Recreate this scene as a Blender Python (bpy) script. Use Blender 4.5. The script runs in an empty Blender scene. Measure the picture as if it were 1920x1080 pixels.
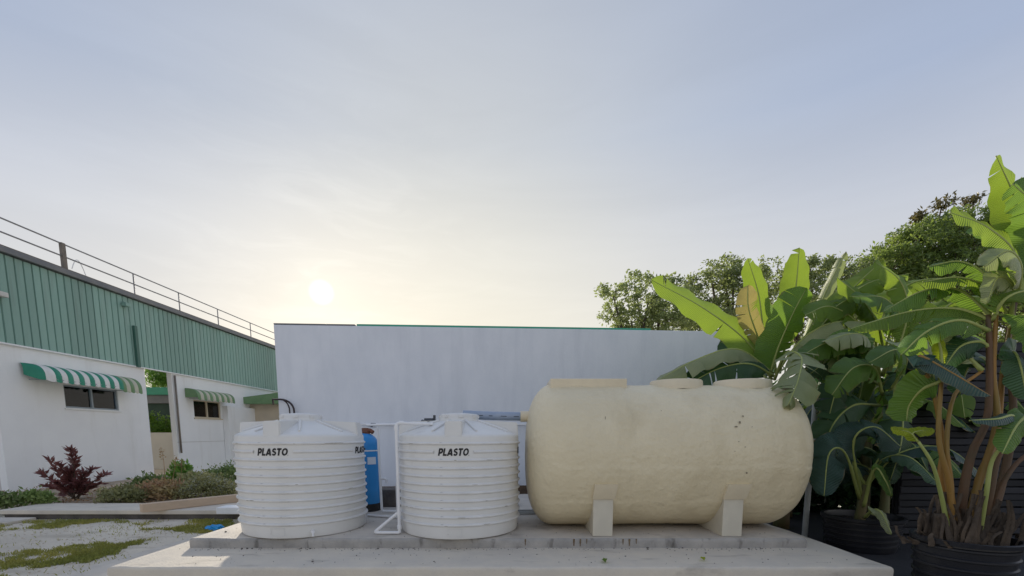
import bpy, bmesh, math, random
from mathutils import Vector, Matrix, Euler, noise as mnoise

# ------------------------------------------------------------------ camera, sky, sun, exposure
scene = bpy.context.scene
C = scene.collection
R = math.radians
W, H, F = 1920.0, 1080.0, 850.0
PITCH, PPY = R(7.03), 917.0
CAMZ = 1.62
cam_d = bpy.data.cameras.new('camera')
cam = bpy.data.objects.new('camera', cam_d)
C.objects.link(cam)
cam_d.sensor_width = 36.0
cam_d.lens = F / W * 36.0
cam_d.shift_y = (PPY - H / 2) / W
cam_d.clip_start = 0.05
cam_d.clip_end = 2000
cam.location = (0, 0, CAMZ)
cam.rotation_euler = (R(90) - PITCH, 0, 0)
scene.camera = cam
scene.view_settings.view_transform = 'Standard'
scene.view_settings.look = 'None'
scene.view_settings.gamma = 1.0
scene.view_settings.use_curve_mapping = False
scene.view_settings.exposure = 0.20
scene.cycles.use_denoising = True
scene.cycles.max_bounces = 8
scene.cycles.transparent_max_bounces = 8

SUN_EL, SUN_AZ = R(15.3), R(-21.9)            # azimuth from +Y, clockwise
SUN = Vector((math.sin(SUN_AZ) * math.cos(SUN_EL), math.cos(SUN_AZ) * math.cos(SUN_EL), math.sin(SUN_EL)))

world = bpy.data.worlds.new('World')
scene.world = world
world.use_nodes = True
wt = world.node_tree
wt.nodes.clear()


def wn(kind, **kw):
    n = wt.nodes.new(kind)
    for k, v in kw.items():
        setattr(n, k, v)
    return n


def wmath(op, a, b=None, clamp=False):
    n = wn('ShaderNodeMath', operation=op, use_clamp=clamp)
    for i, v in enumerate((a, b)):
        if v is None:
            continue
        if isinstance(v, (int, float)):
            n.inputs[i].default_value = v
        else:
            wt.links.new(v, n.inputs[i])
    return n.outputs[0]


def wmix(blend, fac, a, b):
    n = wn('ShaderNodeMix', data_type='RGBA', blend_type=blend)
    for s, v in ((n.inputs['Factor'], fac), (n.inputs[6], a), (n.inputs[7], b)):
        if isinstance(v, (int, float)):
            s.default_value = v
        elif isinstance(v, tuple):
            s.default_value = v
        else:
            wt.links.new(v, s)
    return n.outputs[2]


sky_n = wn('ShaderNodeTexSky', sky_type='NISHITA')
sky_n.sun_disc = False
sky_n.sun_elevation = SUN_EL
sky_n.sun_rotation = SUN_AZ
sky_n.air_density = 1.0
sky_n.dust_density = 1.0
sky_n.ozone_density = 1.5
tc = wn('ShaderNodeTexCoord')
sep = wn('ShaderNodeSeparateXYZ')
wt.links.new(tc.outputs['Generated'], sep.inputs[0])
dotn = wn('ShaderNodeVectorMath', operation='DOT_PRODUCT')
wt.links.new(tc.outputs['Generated'], dotn.inputs[0])
dotn.inputs[1].default_value = SUN
dotp = wmath('MAXIMUM', dotn.outputs['Value'], 0.0)
ramp = wn('ShaderNodeValToRGB')
wt.links.new(sep.outputs['Z'], ramp.inputs[0])
els = ramp.color_ramp.elements
stops = [(0.0, (.70, .665, .61)), (.15, (.645, .63, .61)), (.33, (.53, .555, .615)), (.50, (.345, .41, .55)), (.70, (.32, .385, .53)), (1.0, (.32, .385, .53))]
els[0].position, els[0].color = stops[0][0], (*stops[0][1], 1)
els[1].position, els[1].color = stops[-1][0], (*stops[-1][1], 1)
for p_, c_ in stops[1:-1]:
    e_ = els.new(p_)
    e_.color = (*c_, 1)
HAZE_GAIN = 1.0
SKY_STRENGTH = 0.10
sky_scaled = wmix('MULTIPLY', 1.0, sky_n.outputs[0], (SKY_STRENGTH, SKY_STRENGTH, SKY_STRENGTH, 1))
haze_c = wmix('MIX', 0.93, sky_scaled, ramp.outputs[0])
# glow of the hazy air round the sun
BANK = Vector((-100.0, 897.0, 340.0)).normalized()      # middle of the bright bank of thin cloud beside the sun
dotb = wn('ShaderNodeVectorMath', operation='DOT_PRODUCT')
wt.links.new(tc.outputs['Generated'], dotb.inputs[0])
dotb.inputs[1].default_value = BANK
a1 = wmath('POWER', wmath('MAXIMUM', dotb.outputs['Value'], 0.0), 9.0)
a2 = wmath('ADD', wmath('MULTIPLY', wmath('POWER', dotp, 40.0), .02), wmath('MULTIPLY', wmath('POWER', dotp, 700.0), .05))
col1 = wmix('ADD', 1.0, haze_c, wmix('MULTIPLY', 1.0, a1, (.205, .16, .035, 1)))
col1 = wmix('ADD', 1.0, col1, wmix('MULTIPLY', 1.0, a2, (.9, .9, .6, 1)))
# thin streaky cloud
mapn = wn('ShaderNodeMapping')
mapn.inputs['Scale'].default_value = (1.0, 1.0, 5.0)
mapn.inputs['Rotation'].default_value = (0, R(8), 0)
wt.links.new(tc.outputs['Generated'], mapn.inputs[0])
cn = wn('ShaderNodeTexNoise')
cn.inputs['Scale'].default_value = 2.6
cn.inputs['Detail'].default_value = 5.0
cn.inputs['Roughness'].default_value = .55
cn.inputs['Distortion'].default_value = .6
wt.links.new(mapn.outputs[0], cn.inputs[0])
cr = wn('ShaderNodeMapRange')
cr.inputs['From Min'].default_value = .38
cr.inputs['From Max'].default_value = .75
cr.inputs['To Min'].default_value = .985
cr.inputs['To Max'].default_value = 1.04
wt.links.new(cn.outputs[0], cr.inputs[0])
col2 = wmix('MULTIPLY', 1.0, col1, cr.outputs[0])
wm = wn('ShaderNodeMapping')
wm.inputs['Scale'].default_value = (2.2, 1.0, 9.0)
wm.inputs['Rotation'].default_value = (0, R(-14), 0)
wt.links.new(tc.outputs['Generated'], wm.inputs[0])
wnz = wn('ShaderNodeTexNoise')
wnz.inputs['Scale'].default_value = 3.0
wnz.inputs['Detail'].default_value = 7.0
wnz.inputs['Roughness'].default_value = .6
wnz.inputs['Distortion'].default_value = 1.0
wt.links.new(wm.outputs[0], wnz.inputs[0])
wr = wn('ShaderNodeMapRange')
wr.inputs['From Min'].default_value = .50
wr.inputs['From Max'].default_value = .78
wr.inputs['To Max'].default_value = .07
wt.links.new(wnz.outputs[0], wr.inputs[0])
wisp = wmath('MULTIPLY', wr.outputs[0], wmath('POWER', dotp, 26.0))
col2 = wmix('ADD', 1.0, col2, wmix('MULTIPLY', 1.0, wisp, (1.0, .97, .86, 1)))
# the sun's disc seen through the haze
ds = wn('ShaderNodeMapRange', interpolation_type='SMOOTHSTEP')
ds.inputs['From Min'].default_value = math.cos(R(1.45))
ds.inputs['From Max'].default_value = math.cos(R(0.25))
ds.inputs['To Min'].default_value = 0
ds.inputs['To Max'].default_value = .40
wt.links.new(dotn.outputs['Value'], ds.inputs[0])
col3 = wmix('ADD', 1.0, col2, wmix('MULTIPLY', 1.0, ds.outputs[0], (1, .98, .9, 1)))
bg = wn('ShaderNodeBackground')
bg.inputs[1].default_value = 1.0
wt.links.new(col3, bg.inputs[0])
wo = wn('ShaderNodeOutputWorld')
wt.links.new(bg.outputs[0], wo.inputs[0])

sun_d = bpy.data.lights.new('sun', 'SUN')
sun_d.energy = 4.5
sun_d.angle = R(2.0)
sun_d.color = (1.0, .90, .74)
sun = bpy.data.objects.new('sun', sun_d)
C.objects.link(sun)
sun.location = (0, 0, 30)
sun.rotation_euler = SUN.to_track_quat('Z', 'Y').to_euler()

# ------------------------------------------------------------------ helpers
_c, _s = math.cos(PITCH), math.sin(PITCH)


def ray(px, py):
    dx, dy = px - 960.0, py - PPY
    return Vector((dx, F * _c - dy * _s, -F * _s - dy * _c))


def at(px, py, Y):
    d = ray(px, py)
    return Vector((0, 0, CAMZ)) + d * (Y / d.y)


def onz(px, py, z=0.0):
    d = ray(px, py)
    return Vector((0, 0, CAMZ)) + d * ((z - CAMZ) / d.z)


def onx(px, py, X):
    d = ray(px, py)
    return Vector((0, 0, CAMZ)) + d * (X / d.x)


def tag(o, label=None, cat=None, group=None, kind=None):
    if label: o['label'] = label
    if cat: o['category'] = cat
    if group: o['group'] = group
    if kind: o['kind'] = kind
    return o


def empty(name, loc, label=None, cat=None, group=None, rz=0):
    o = bpy.data.objects.new(name, None)
    o.empty_display_size = .1
    C.objects.link(o)
    o.location = loc
    o.rotation_euler = (0, 0, rz)
    return tag(o, label, cat, group)


def copy_tree(o, parent=None):
    c = o.copy()
    C.objects.link(c)
    c.parent = parent
    for ch in list(o.children):
        copy_tree(ch, c)
    return c


class MB:
    """collects geometry in world coordinates, builds one mesh object"""

    def __init__(self):
        self.v, self.f, self.m, self.uv = [], [], [], []

    def add(self, verts, faces, mi=0, uvs=None):
        b = len(self.v)
        self.v += [tuple(p) for p in verts]
        self.f += [tuple(i + b for i in f) for f in faces]
        self.m += [mi] * len(faces)
        self.uv += uvs if uvs else [(0, 0)] * len(verts)
        return self

    def box(self, lo, hi, mi=0, M=None):
        x0, y0, z0 = lo
        x1, y1, z1 = hi
        vs = [Vector(p) for p in ((x0, y0, z0), (x1, y0, z0), (x1, y1, z0), (x0, y1, z0), (x0, y0, z1), (x1, y0, z1), (x1, y1, z1), (x0, y1, z1))]
        if M: vs = [M @ p for p in vs]
        return self.add(vs, [(0, 3, 2, 1), (4, 5, 6, 7), (0, 1, 5, 4), (1, 2, 6, 5), (2, 3, 7, 6), (3, 0, 4, 7)], mi)

    def bbox(self, lo, hi, bev=.01, seg=2, mi=0, M=None):
        bm = bmesh.new()
        c = [(a + b) / 2 for a, b in zip(lo, hi)]
        s = [abs(b - a) for a, b in zip(lo, hi)]
        bmesh.ops.create_cube(bm, size=1.0, matrix=Matrix.Translation(c) @ Matrix.Diagonal((*s, 1)))
        bmesh.ops.bevel(bm, geom=bm.edges[:], offset=bev, segments=seg, profile=.6, affect='EDGES')
        return self.addbm(bm, mi, M)

    def addbm(self, bm, mi=0, M=None):
        bm.verts.index_update()
        vs = [(M @ v.co) if M else v.co.copy() for v in bm.verts]
        fs = [[v.index for v in f.verts] for f in bm.faces]
        bm.free()
        return self.add(vs, fs, mi)

    def tube(self, pts, r, seg=10, mi=0, cap=True):
        pts = [Vector(p) for p in pts]
        n = len(pts)
        rs = r if isinstance(r, (list, tuple)) else [r] * n
        vs, fs = [], []
        up = None
        for i, p in enumerate(pts):
            t = (pts[min(i + 1, n - 1)] - pts[max(i - 1, 0)])
            t = t.normalized() if t.length > 1e-9 else Vector((0, 0, 1))
            if up is None:
                up = Vector((0, 0, 1)) if abs(t.z) < .9 else Vector((1, 0, 0))
            a = t.cross(up)
            a = a.normalized() if a.length > 1e-6 else t.orthogonal().normalized()
            b = a.cross(t).normalized()
            up = b
            for k in range(seg):
                an = 2 * math.pi * k / seg
                vs.append(p + (a * math.cos(an) + b * math.sin(an)) * rs[i])
        for i in range(n - 1):
            for k in range(seg):
                k2 = (k + 1) % seg
                fs.append((i * seg + k, i * seg + k2, (i + 1) * seg + k2, (i + 1) * seg + k))
        if cap:
            fs.append(tuple(reversed(range(seg))))
            fs.append(tuple((n - 1) * seg + k for k in range(seg)))
        return self.add(vs, fs, mi)

    def lathe(self, prof, c, seg=64, mi=0, a0=0.0, a1=None, axis='Z'):
        """prof: list of (r, z)"""
        full = a1 is None
        n = seg if full else seg + 1
        vs, fs = [], []
        for (r, z) in prof:
            for k in range(n):
                an = a0 + (2 * math.pi if full else (a1 - a0)) * k / seg
                if axis == 'Z':
                    vs.append((c[0] + r * math.cos(an), c[1] + r * math.sin(an), c[2] + z))
                else:
                    vs.append((c[0] + z, c[1] + r * math.cos(an), c[2] + r * math.sin(an)))
        for i in range(len(prof) - 1):
            for k in range(seg):
                k2 = (k + 1) % n
                f = (i * n + k, i * n + k2, (i + 1) * n + k2, (i + 1) * n + k)
                fs.append(f if axis == 'Z' else f)
        return self.add(vs, fs, mi)

    def build(self, name, mat, parent=None, origin=None, smooth=False, angle=None, fix=False):
        o0 = Vector(origin) if origin is not None else (parent_world(parent) if parent else Vector((0, 0, 0)))
        me = bpy.data.meshes.new(name)
        me.from_pydata([(x - o0.x, y - o0.y, z - o0.z) for x, y, z in self.v], [], self.f)
        mats = mat if isinstance(mat, (list, tuple)) else [mat]
        for m in mats:
            me.materials.append(m)
        if len(mats) > 1:
            me.polygons.foreach_set('material_index', self.m)
        if any(u != (0, 0) for u in self.uv):
            ul = me.uv_layers.new(name='UVMap')
            li = [0] * len(me.loops)
            me.loops.foreach_get('vertex_index', li)
            flat = []
            for i in li:
                flat += self.uv[i]
            ul.data.foreach_set('uv', flat)
        if fix:
            bm = bmesh.new()
            bm.from_mesh(me)
            bmesh.ops.recalc_face_normals(bm, faces=bm.faces)
            bm.to_mesh(me)
            bm.free()
        if smooth:
            me.polygons.foreach_set('use_smooth', [True] * len(me.polygons))
            if angle:
                me.set_sharp_from_angle(angle=R(angle))
        me.update()
        o = bpy.data.objects.new(name, me)
        C.objects.link(o)
        if parent:
            o.parent = parent
            if origin is not None:
                o.location = Vector(origin) - parent_world(parent)
        elif origin is not None:
            o.location = origin
        return o


def parent_world(p):
    v = Vector((0, 0, 0))
    while p is not None:
        v += Vector(p.location)
        p = p.parent
    return v


# ------------------------------------------------------------------ materials
def mat(name, col, rough=.6, col2=None, nscale=4.0, nlo=.35, nhi=.65, bump=0.0, bscale=30.0, metal=0.0, stretch=(1, 1, 1),
        dirt=None, dscale=2.0, dlo=.55, dhi=.75, dstretch=(1, 1, 1), spec=.5, rnd=0.0, bdist=.02):
    m = bpy.data.materials.new(name)
    m.use_nodes = True
    nt = m.node_tree
    b = nt.nodes['Principled BSDF']
    b.inputs['Roughness'].default_value = rough
    b.inputs['Metallic'].default_value = metal
    b.inputs['Specular IOR Level'].default_value = spec
    tcn = nt.nodes.new('ShaderNodeTexCoord')

    def noise_fac(scale, lo, hi, st, detail=6):
        mp = nt.nodes.new('ShaderNodeMapping')
        mp.inputs['Scale'].default_value = st
        nt.links.new(tcn.outputs['Object'], mp.inputs[0])
        n = nt.nodes.new('ShaderNodeTexNoise')
        n.inputs['Scale'].default_value = scale
        n.inputs['Detail'].default_value = detail
        n.inputs['Roughness'].default_value = .6
        nt.links.new(mp.outputs[0], n.inputs[0])
        r = nt.nodes.new('ShaderNodeMapRange')
        r.inputs['From Min'].default_value = lo
        r.inputs['From Max'].default_value = hi
        nt.links.new(n.outputs[0], r.inputs[0])
        return r.outputs[0]

    def mix(fac, a, bb, blend='MIX'):
        x = nt.nodes.new('ShaderNodeMix')
        x.data_type = 'RGBA'
        x.blend_type = blend
        for s, v in ((x.inputs['Factor'], fac), (x.inputs[6], a), (x.inputs[7], bb)):
            if isinstance(v, (int, float)): s.default_value = v
            elif isinstance(v, tuple): s.default_value = (*v, 1) if len(v) == 3 else v
            else: nt.links.new(v, s)
        return x.outputs[2]

    out = tuple(col)
    if col2:
        out = mix(noise_fac(nscale, nlo, nhi, stretch), tuple(col), tuple(col2))
    if dirt:
        out = mix(noise_fac(dscale, dlo, dhi, dstretch), out, tuple(dirt))
    if rnd:
        oi = nt.nodes.new('ShaderNodeObjectInfo')
        hs = nt.nodes.new('ShaderNodeHueSaturation')
        mr = nt.nodes.new('ShaderNodeMapRange')
        mr.inputs['To Min'].default_value = 1 - rnd
        mr.inputs['To Max'].default_value = 1 + rnd
        nt.links.new(oi.outputs['Random'], mr.inputs[0])
        nt.links.new(mr.outputs[0], hs.inputs['Value'])
        if isinstance(out, tuple): hs.inputs['Color'].default_value = (*out, 1)
        else: nt.links.new(out, hs.inputs['Color'])
        out = hs.outputs[0]
    if isinstance(out, tuple): b.inputs['Base Color'].default_value = (*out, 1)
    else: nt.links.new(out, b.inputs['Base Color'])
    if bump:
        bn = nt.nodes.new('ShaderNodeBump')
        bn.inputs['Strength'].default_value = bump
        bn.inputs['Distance'].default_value = bdist
        n = nt.nodes.new('ShaderNodeTexNoise')
        n.inputs['Scale'].default_value = bscale
        n.inputs['Detail'].default_value = 5
        nt.links.new(tcn.outputs['Object'], n.inputs[0])
        nt.links.new(n.outputs[0], bn.inputs['Height'])
        nt.links.new(bn.outputs[0], b.inputs['Normal'])
    return m


def leafmat(name, col, col2, trans, tcol=None, rough=.45, veins=True, rnd=.25, nscale=3.0):
    m = bpy.data.materials.new(name)
    m.use_nodes = True
    nt = m.node_tree
    b = nt.nodes['Principled BSDF']
    b.inputs['Roughness'].default_value = rough
    out = nt.nodes['Material Output']
    tcn = nt.nodes.new('ShaderNodeTexCoord')
    n = nt.nodes.new('ShaderNodeTexNoise')
    n.inputs['Scale'].default_value = nscale
    n.inputs['Detail'].default_value = 4
    nt.links.new(tcn.outputs['Object'], n.inputs[0])
    r = nt.nodes.new('ShaderNodeMapRange')
    r.inputs['From Min'].default_value = .35
    r.inputs['From Max'].default_value = .65
    nt.links.new(n.outputs[0], r.inputs[0])
    x = nt.nodes.new('ShaderNodeMix')
    x.data_type = 'RGBA'
    nt.links.new(r.outputs[0], x.inputs['Factor'])
    x.inputs[6].default_value = (*col, 1)
    x.inputs[7].default_value = (*col2, 1)
    oi = nt.nodes.new('ShaderNodeObjectInfo')
    geo = nt.nodes.new('ShaderNodeNewGeometry')
    add = nt.nodes.new('ShaderNodeMath')
    add.operation = 'ADD'
    nt.links.new(oi.outputs['Random'], add.inputs[0])
    nt.links.new(geo.outputs['Random Per Island'], add.inputs[1])
    mr = nt.nodes.new('ShaderNodeMapRange')
    mr.inputs['From Max'].default_value = 2
    mr.inputs['To Min'].default_value = 1 - rnd
    mr.inputs['To Max'].default_value = 1 + rnd
    nt.links.new(add.outputs[0], mr.inputs[0])
    hs = nt.nodes.new('ShaderNodeHueSaturation')
    nt.links.new(mr.outputs[0], hs.inputs['Value'])
    nt.links.new(x.outputs[2], hs.inputs['Color'])
    vein = hs.outputs[0]
    if veins:
        wv = nt.nodes.new('ShaderNodeTexWave')
        wv.bands_direction = 'Y'
        wv.inputs['Scale'].default_value = 13.0
        wv.inputs['Distortion'].default_value = 1.5
        wv.inputs['Detail'].default_value = 3
        nt.links.new(tcn.outputs['UV'], wv.inputs[0])
        vr = nt.nodes.new('ShaderNodeMapRange')
        vr.inputs['To Min'].default_value = .87
        vr.inputs['To Max'].default_value = 1.12
        nt.links.new(wv.outputs[0], vr.inputs[0])
        vm = nt.nodes.new('ShaderNodeMix')
        vm.data_type = 'RGBA'
        vm.blend_type = 'MULTIPLY'
        vm.inputs['Factor'].default_value = 1
        nt.links.new(vein, vm.inputs[6])
        nt.links.new(vr.outputs[0], vm.inputs[7])
        vein = vm.outputs[2]
        su = nt.nodes.new('ShaderNodeSeparateXYZ')
        nt.links.new(tcn.outputs['UV'], su.inputs[0])
        ab = nt.nodes.new('ShaderNodeMath')
        ab.operation = 'ABSOLUTE'
        nt.links.new(su.outputs[0], ab.inputs[0])
        n2 = nt.nodes.new('ShaderNodeTexNoise')
        n2.inputs['Scale'].default_value = 7.0
        nt.links.new(tcn.outputs['Object'], n2.inputs[0])
        ad = nt.nodes.new('ShaderNodeMath')
        ad.operation = 'MULTIPLY_ADD'
        ad.inputs[1].default_value = .45
        nt.links.new(n2.outputs[0], ad.inputs[0])
        nt.links.new(ab.outputs[0], ad.inputs[2])
        er = nt.nodes.new('ShaderNodeMapRange')
        er.inputs['From Min'].default_value = 1.19
        er.inputs['From Max'].default_value = 1.28
        er.inputs['To Max'].default_value = .8
        nt.links.new(ad.outputs[0], er.inputs[0])
        em = nt.nodes.new('ShaderNodeMix')
        em.data_type = 'RGBA'
        nt.links.new(er.outputs[0], em.inputs['Factor'])
        nt.links.new(vein, em.inputs[6])
        em.inputs[7].default_value = (.22, .15, .06, 1)
        vein = em.outputs[2]
    nt.links.new(vein, b.inputs['Base Color'])
    tr = nt.nodes.new('ShaderNodeBsdfTranslucent')
    if tcol: tr.inputs[0].default_value = (*tcol, 1)
    else: nt.links.new(hs.outputs[0], tr.inputs[0])
    ms = nt.nodes.new('ShaderNodeMixShader')
    ms.inputs[0].default_value = trans
    nt.links.new(b.outputs[0], ms.inputs[1])
    nt.links.new(tr.outputs[0], ms.inputs[2])
    nt.links.new(ms.outputs[0], out.inputs[0])
    if veins:
        w = nt.nodes.new('ShaderNodeTexWave')
        w.bands_direction = 'Y'
        w.inputs['Scale'].default_value = 14.0
        w.inputs['Distortion'].default_value = .6
        nt.links.new(tcn.outputs['UV'], w.inputs[0])
        bn = nt.nodes.new('ShaderNodeBump')
        bn.inputs['Strength'].default_value = .6
        bn.inputs['Distance'].default_value = .008
        nt.links.new(w.outputs[0], bn.inputs['Height'])
        nt.links.new(bn.outputs[0], b.inputs['Normal'])
        nt.links.new(bn.outputs[0], tr.inputs['Normal'])
    return m


def glassmat(name, col, rough=.06):
    m = mat(name, col, rough, spec=.8)
    return m


MT = {}
MT['ground'] = mat('sandy_ground', (.72, .645, .525), .95, (.54, .48, .39), .55, nlo=.35, nhi=.65, bump=.5, bscale=45, dirt=(.44, .385, .30), dscale=1.9, dlo=.56, dhi=.72, dstretch=(.5, 1.3, 1))
MT['gravel'] = mat('gravel_stone', (.70, .63, .53), .95, (.54, .48, .40), 9)
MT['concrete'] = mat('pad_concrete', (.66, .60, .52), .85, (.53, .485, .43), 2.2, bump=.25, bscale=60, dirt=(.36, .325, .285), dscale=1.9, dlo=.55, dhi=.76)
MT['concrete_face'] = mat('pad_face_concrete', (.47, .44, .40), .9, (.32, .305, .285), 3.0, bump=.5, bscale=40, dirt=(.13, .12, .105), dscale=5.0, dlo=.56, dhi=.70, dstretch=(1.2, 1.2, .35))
MT['screed'] = mat('lower_screed', (.72, .645, .53), .9, (.62, .565, .485), 2.0, bump=.35, bscale=50, dirt=(.46, .41, .34), dscale=3.5, dlo=.58, dhi=.74, dstretch=(.5, 1.6, 1))
MT['path'] = mat('path_concrete', (.68, .62, .53), .9, (.55, .50, .43), 3.0, bump=.3, bscale=60, dirt=(.42, .375, .31), dscale=2, dlo=.57, dhi=.78)
MT['rust'] = mat('rust_streak', (.14, .09, .05), .9, (.22, .17, .1), 18)
MT['wall'] = mat('white_wall_paint', (.79, .815, .87), .8, (.73, .76, .82), 2.2, stretch=(1, 1, .6), bump=.12, bscale=25, dirt=(.65, .68, .74), dscale=2.6, dlo=.50, dhi=.92, dstretch=(1.6, 1.6, .22))
MT['wall2'] = mat('facade_white_paint', (.85, .86, .86), .8, (.81, .82, .825), 1.0, bump=.06, bscale=18, dirt=(.70, .70, .68), dscale=1.6, dlo=.55, dhi=.9, dstretch=(1.5, 1.5, .25))
MT['beige'] = mat('beige_plaster', (.55, .47, .36), .85, (.48, .41, .32), 1.5, bump=.1, bscale=20)
MT['endwall'] = mat('end_wall_plaster', (.62, .61, .58), .85, (.55, .54, .52), 1.0)
MT['clad'] = mat('green_cladding', (.255, .41, .355), .5, (.22, .365, .315), .8, rnd=.10, stretch=(1, 1, .3), spec=.35, dirt=(.20, .28, .245), dscale=1.5, dlo=.55, dhi=.85, dstretch=(2, 2, .2))
MT['gutter'] = mat('gutter_grey', (.14, .15, .165), .5, (.2, .2, .2), 2)
MT['flash'] = mat('green_flashing', (.04, .30, .19), .45, (.05, .36, .24), 2)
MT['pipegreen'] = mat('dark_green_pipe', (.05, .13, .105), .5, (.06, .15, .12), 3)
MT['galv'] = mat('galvanised_rail', (.30, .30, .31), .45, (.22, .22, .23), 8, metal=.4)
MT['railpost'] = mat('brown_post', (.20, .17, .14), .6, (.15, .13, .11), 6)
MT['roofgrey'] = mat('roof_sheet', (.4, .41, .42), .5)
MT['awn_g'] = mat('awning_green', (.02, .22, .14), .6, (.03, .26, .17), 4)
MT['awn_w'] = mat('awning_white', (.74, .74, .72), .65, (.66, .66, .64), 4)
MT['awn_o'] = mat('awning_olive', (.13, .24, .11), .6, (.17, .28, .14), 4)
MT['awn_c'] = mat('awning_cream', (.55, .54, .43), .65, (.48, .47, .38), 4)
MT['frame_dk'] = mat('frame_grey', (.25, .3, .34), .4)
MT['frame_cr'] = mat('frame_cream', (.58, .5, .37), .55)
MT['blind'] = mat('grey_blue_blind', (.16, .20, .25), .8, (.12, .15, .19), 4)
MT['glass_dk'] = glassmat('window_glass_dark', (.012, .017, .025))
MT['glass_br'] = glassmat('window_glass_brown', (.055, .045, .032))
MT['tank'] = mat('white_tank_plastic', (.80, .79, .765), .38, (.74, .73, .70), 1.5, dirt=(.60, .58, .54), dscale=3.0, dlo=.62, dhi=.85, dstretch=(1, 1, .25), bump=.05, bscale=8)
MT['tankrib'] = mat('white_tank_rib', (.79, .78, .76), .36, (.70, .69, .67), 5.0, dirt=(.36, .34, .31), dscale=9, dlo=.62, dhi=.73, dstretch=(.6, .6, 6))
MT['black_ink'] = mat('black_lettering', (.008, .008, .012), .5)
MT['frp'] = mat('cream_fibreglass', (.80, .695, .475), .42, (.735, .635, .43), 1.6, bump=.55, bscale=15, dirt=(.60, .50, .31), dscale=1.3, dlo=.52, dhi=.85, bdist=.03, dstretch=(1.6, 1.6, .5))
MT['frp2'] = mat('cream_fibreglass_smooth', (.78, .68, .49), .42, (.70, .61, .44), 3, bump=.2, bscale=14)
MT['saddle'] = mat('saddle_paint', (.68, .63, .51), .5, (.61, .565, .46), 4, bump=.08, bscale=12)
MT['smudge'] = mat('tank_smudge', (.16, .13, .085), .8, (.3, .25, .17), 20)
MT['pvc'] = mat('white_pvc', (.86, .86, .86), .3, (.80, .80, .81), 5)
MT['bluepipe'] = mat('grey_blue_pipe', (.27, .34, .46), .4, (.36, .42, .52), 3)
MT['greypipe'] = mat('dark_fitting', (.06, .065, .075), .5)
MT['bluefrp'] = mat('blue_vessel', (.02, .25, .62), .4, (.03, .29, .68), 3)
MT['blackrub'] = mat('black_plastic', (.012, .012, .013), .45)
MT['brown'] = mat('brown_valve', (.22, .075, .03), .5, (.16, .06, .03), 12)
MT['labelw'] = mat('paper_label', (.7, .74, .8), .6)
MT['block'] = mat('dark_block', (.10, .085, .075), .95, (.16, .14, .12), 7, bump=.5, bscale=30)
MT['brownkerb'] = mat('brown_footing', (.17, .11, .065), .95, (.1, .07, .05), 6, bump=.5, bscale=30)
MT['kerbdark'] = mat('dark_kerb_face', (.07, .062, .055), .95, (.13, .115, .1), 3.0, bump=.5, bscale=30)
MT['plank'] = mat('pale_kerb_beam', (.64, .48, .34), .85, (.54, .41, .29), 3, bump=.2, bscale=40, stretch=(.4, .4, 2))
MT['bluebag'] = mat('blue_bag_plastic', (.005, .24, .60), .35, (.02, .33, .68), 8)
MT['soil'] = mat('bed_soil', (.46, .37, .27), .95, (.30, .23, .165), 5, bump=.8, bscale=30)
MT['mat'] = mat('shade_black_sheet', (.018, .019, .024), .8, (.028, .028, .032), 3, bump=.3, bscale=14)  # near black: deep shade under plants and behind slats put into the colour
MT['slat'] = mat('dark_slat', (.014, .015, .020), .8, (.024, .024, .028), 5, rnd=.5, stretch=(.2, 1, 1))
MT['potblk'] = mat('black_pot_plastic', (.016, .017, .022), .38, (.026, .026, .03), 4)
MT['potsoil'] = mat('pot_soil', (.045, .035, .028), .95, (.02, .017, .014), 12, bump=.8, bscale=40)
MT['polew'] = mat('grey_white_pole', (.46, .48, .48), .5, (.38, .4, .4), 6)
MT['bark'] = mat('bark', (.11, .085, .065), .95, (.06, .05, .04), 6, bump=.6, bscale=20)
MT['hose'] = mat('black_hose', (.03, .018, .022), .5)
MT['pseudo'] = mat('pseudostem', (.12, .15, .05), .6, (.15, .10, .045), 3, stretch=(1, 1, .2), bump=.3, bscale=18)
MT['petiole'] = mat('petiole_orange', (.32, .155, .03), .5, (.20, .15, .035), 3, stretch=(1, 1, .3))
MT['petiole_b'] = mat('petiole_brown', (.13, .065, .03), .6, (.09, .06, .03), 4)
MT['petiole_g'] = mat('petiole_green', (.34, .38, .11), .5, (.28, .33, .09), 4)
MT['husk'] = mat('dry_husk', (.13, .095, .065), .9, (.065, .05, .038), 7, bump=.6, bscale=25, stretch=(1, 1, .3))
MT['lf_bright'] = leafmat('leaf_bright', (.17, .27, .035), (.12, .21, .03), .45, (.29, .41, .04), rough=.55)
MT['lf_mid'] = leafmat('leaf_mid', (.125, .235, .04), (.09, .18, .035), .42, (.24, .40, .05))
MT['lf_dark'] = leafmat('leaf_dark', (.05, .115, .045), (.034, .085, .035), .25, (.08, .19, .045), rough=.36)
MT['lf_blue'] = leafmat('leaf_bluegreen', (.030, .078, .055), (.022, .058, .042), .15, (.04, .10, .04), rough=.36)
MT['lf_pale_sheen'] = leafmat('leaf_pale_sheen', (.38, .41, .22), (.28, .33, .16), .3, (.34, .42, .12), rough=.4)  # pale blades, base colour lightened further to stand for sky sheen
MT['lf_yel'] = leafmat('leaf_yellow', (.33, .40, .02), (.26, .34, .02), .5, (.5, .6, .04))
MT['lf_dry'] = leafmat('leaf_dry', (.42, .36, .14), (.30, .25, .10), .4, (.45, .38, .12), rough=.7)
MT['midrib'] = mat('leaf_midrib', (.26, .32, .08), .5)
MT['tree_a'] = leafmat('tree_leaf_a', (.17, .205, .095), (.115, .15, .065), .46, (.34, .41, .13), rnd=.5, veins=False)
MT['tree_b'] = leafmat('tree_leaf_b', (.15, .21, .055), (.095, .15, .045), .42, (.30, .40, .08), rnd=.6, veins=False)
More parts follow.
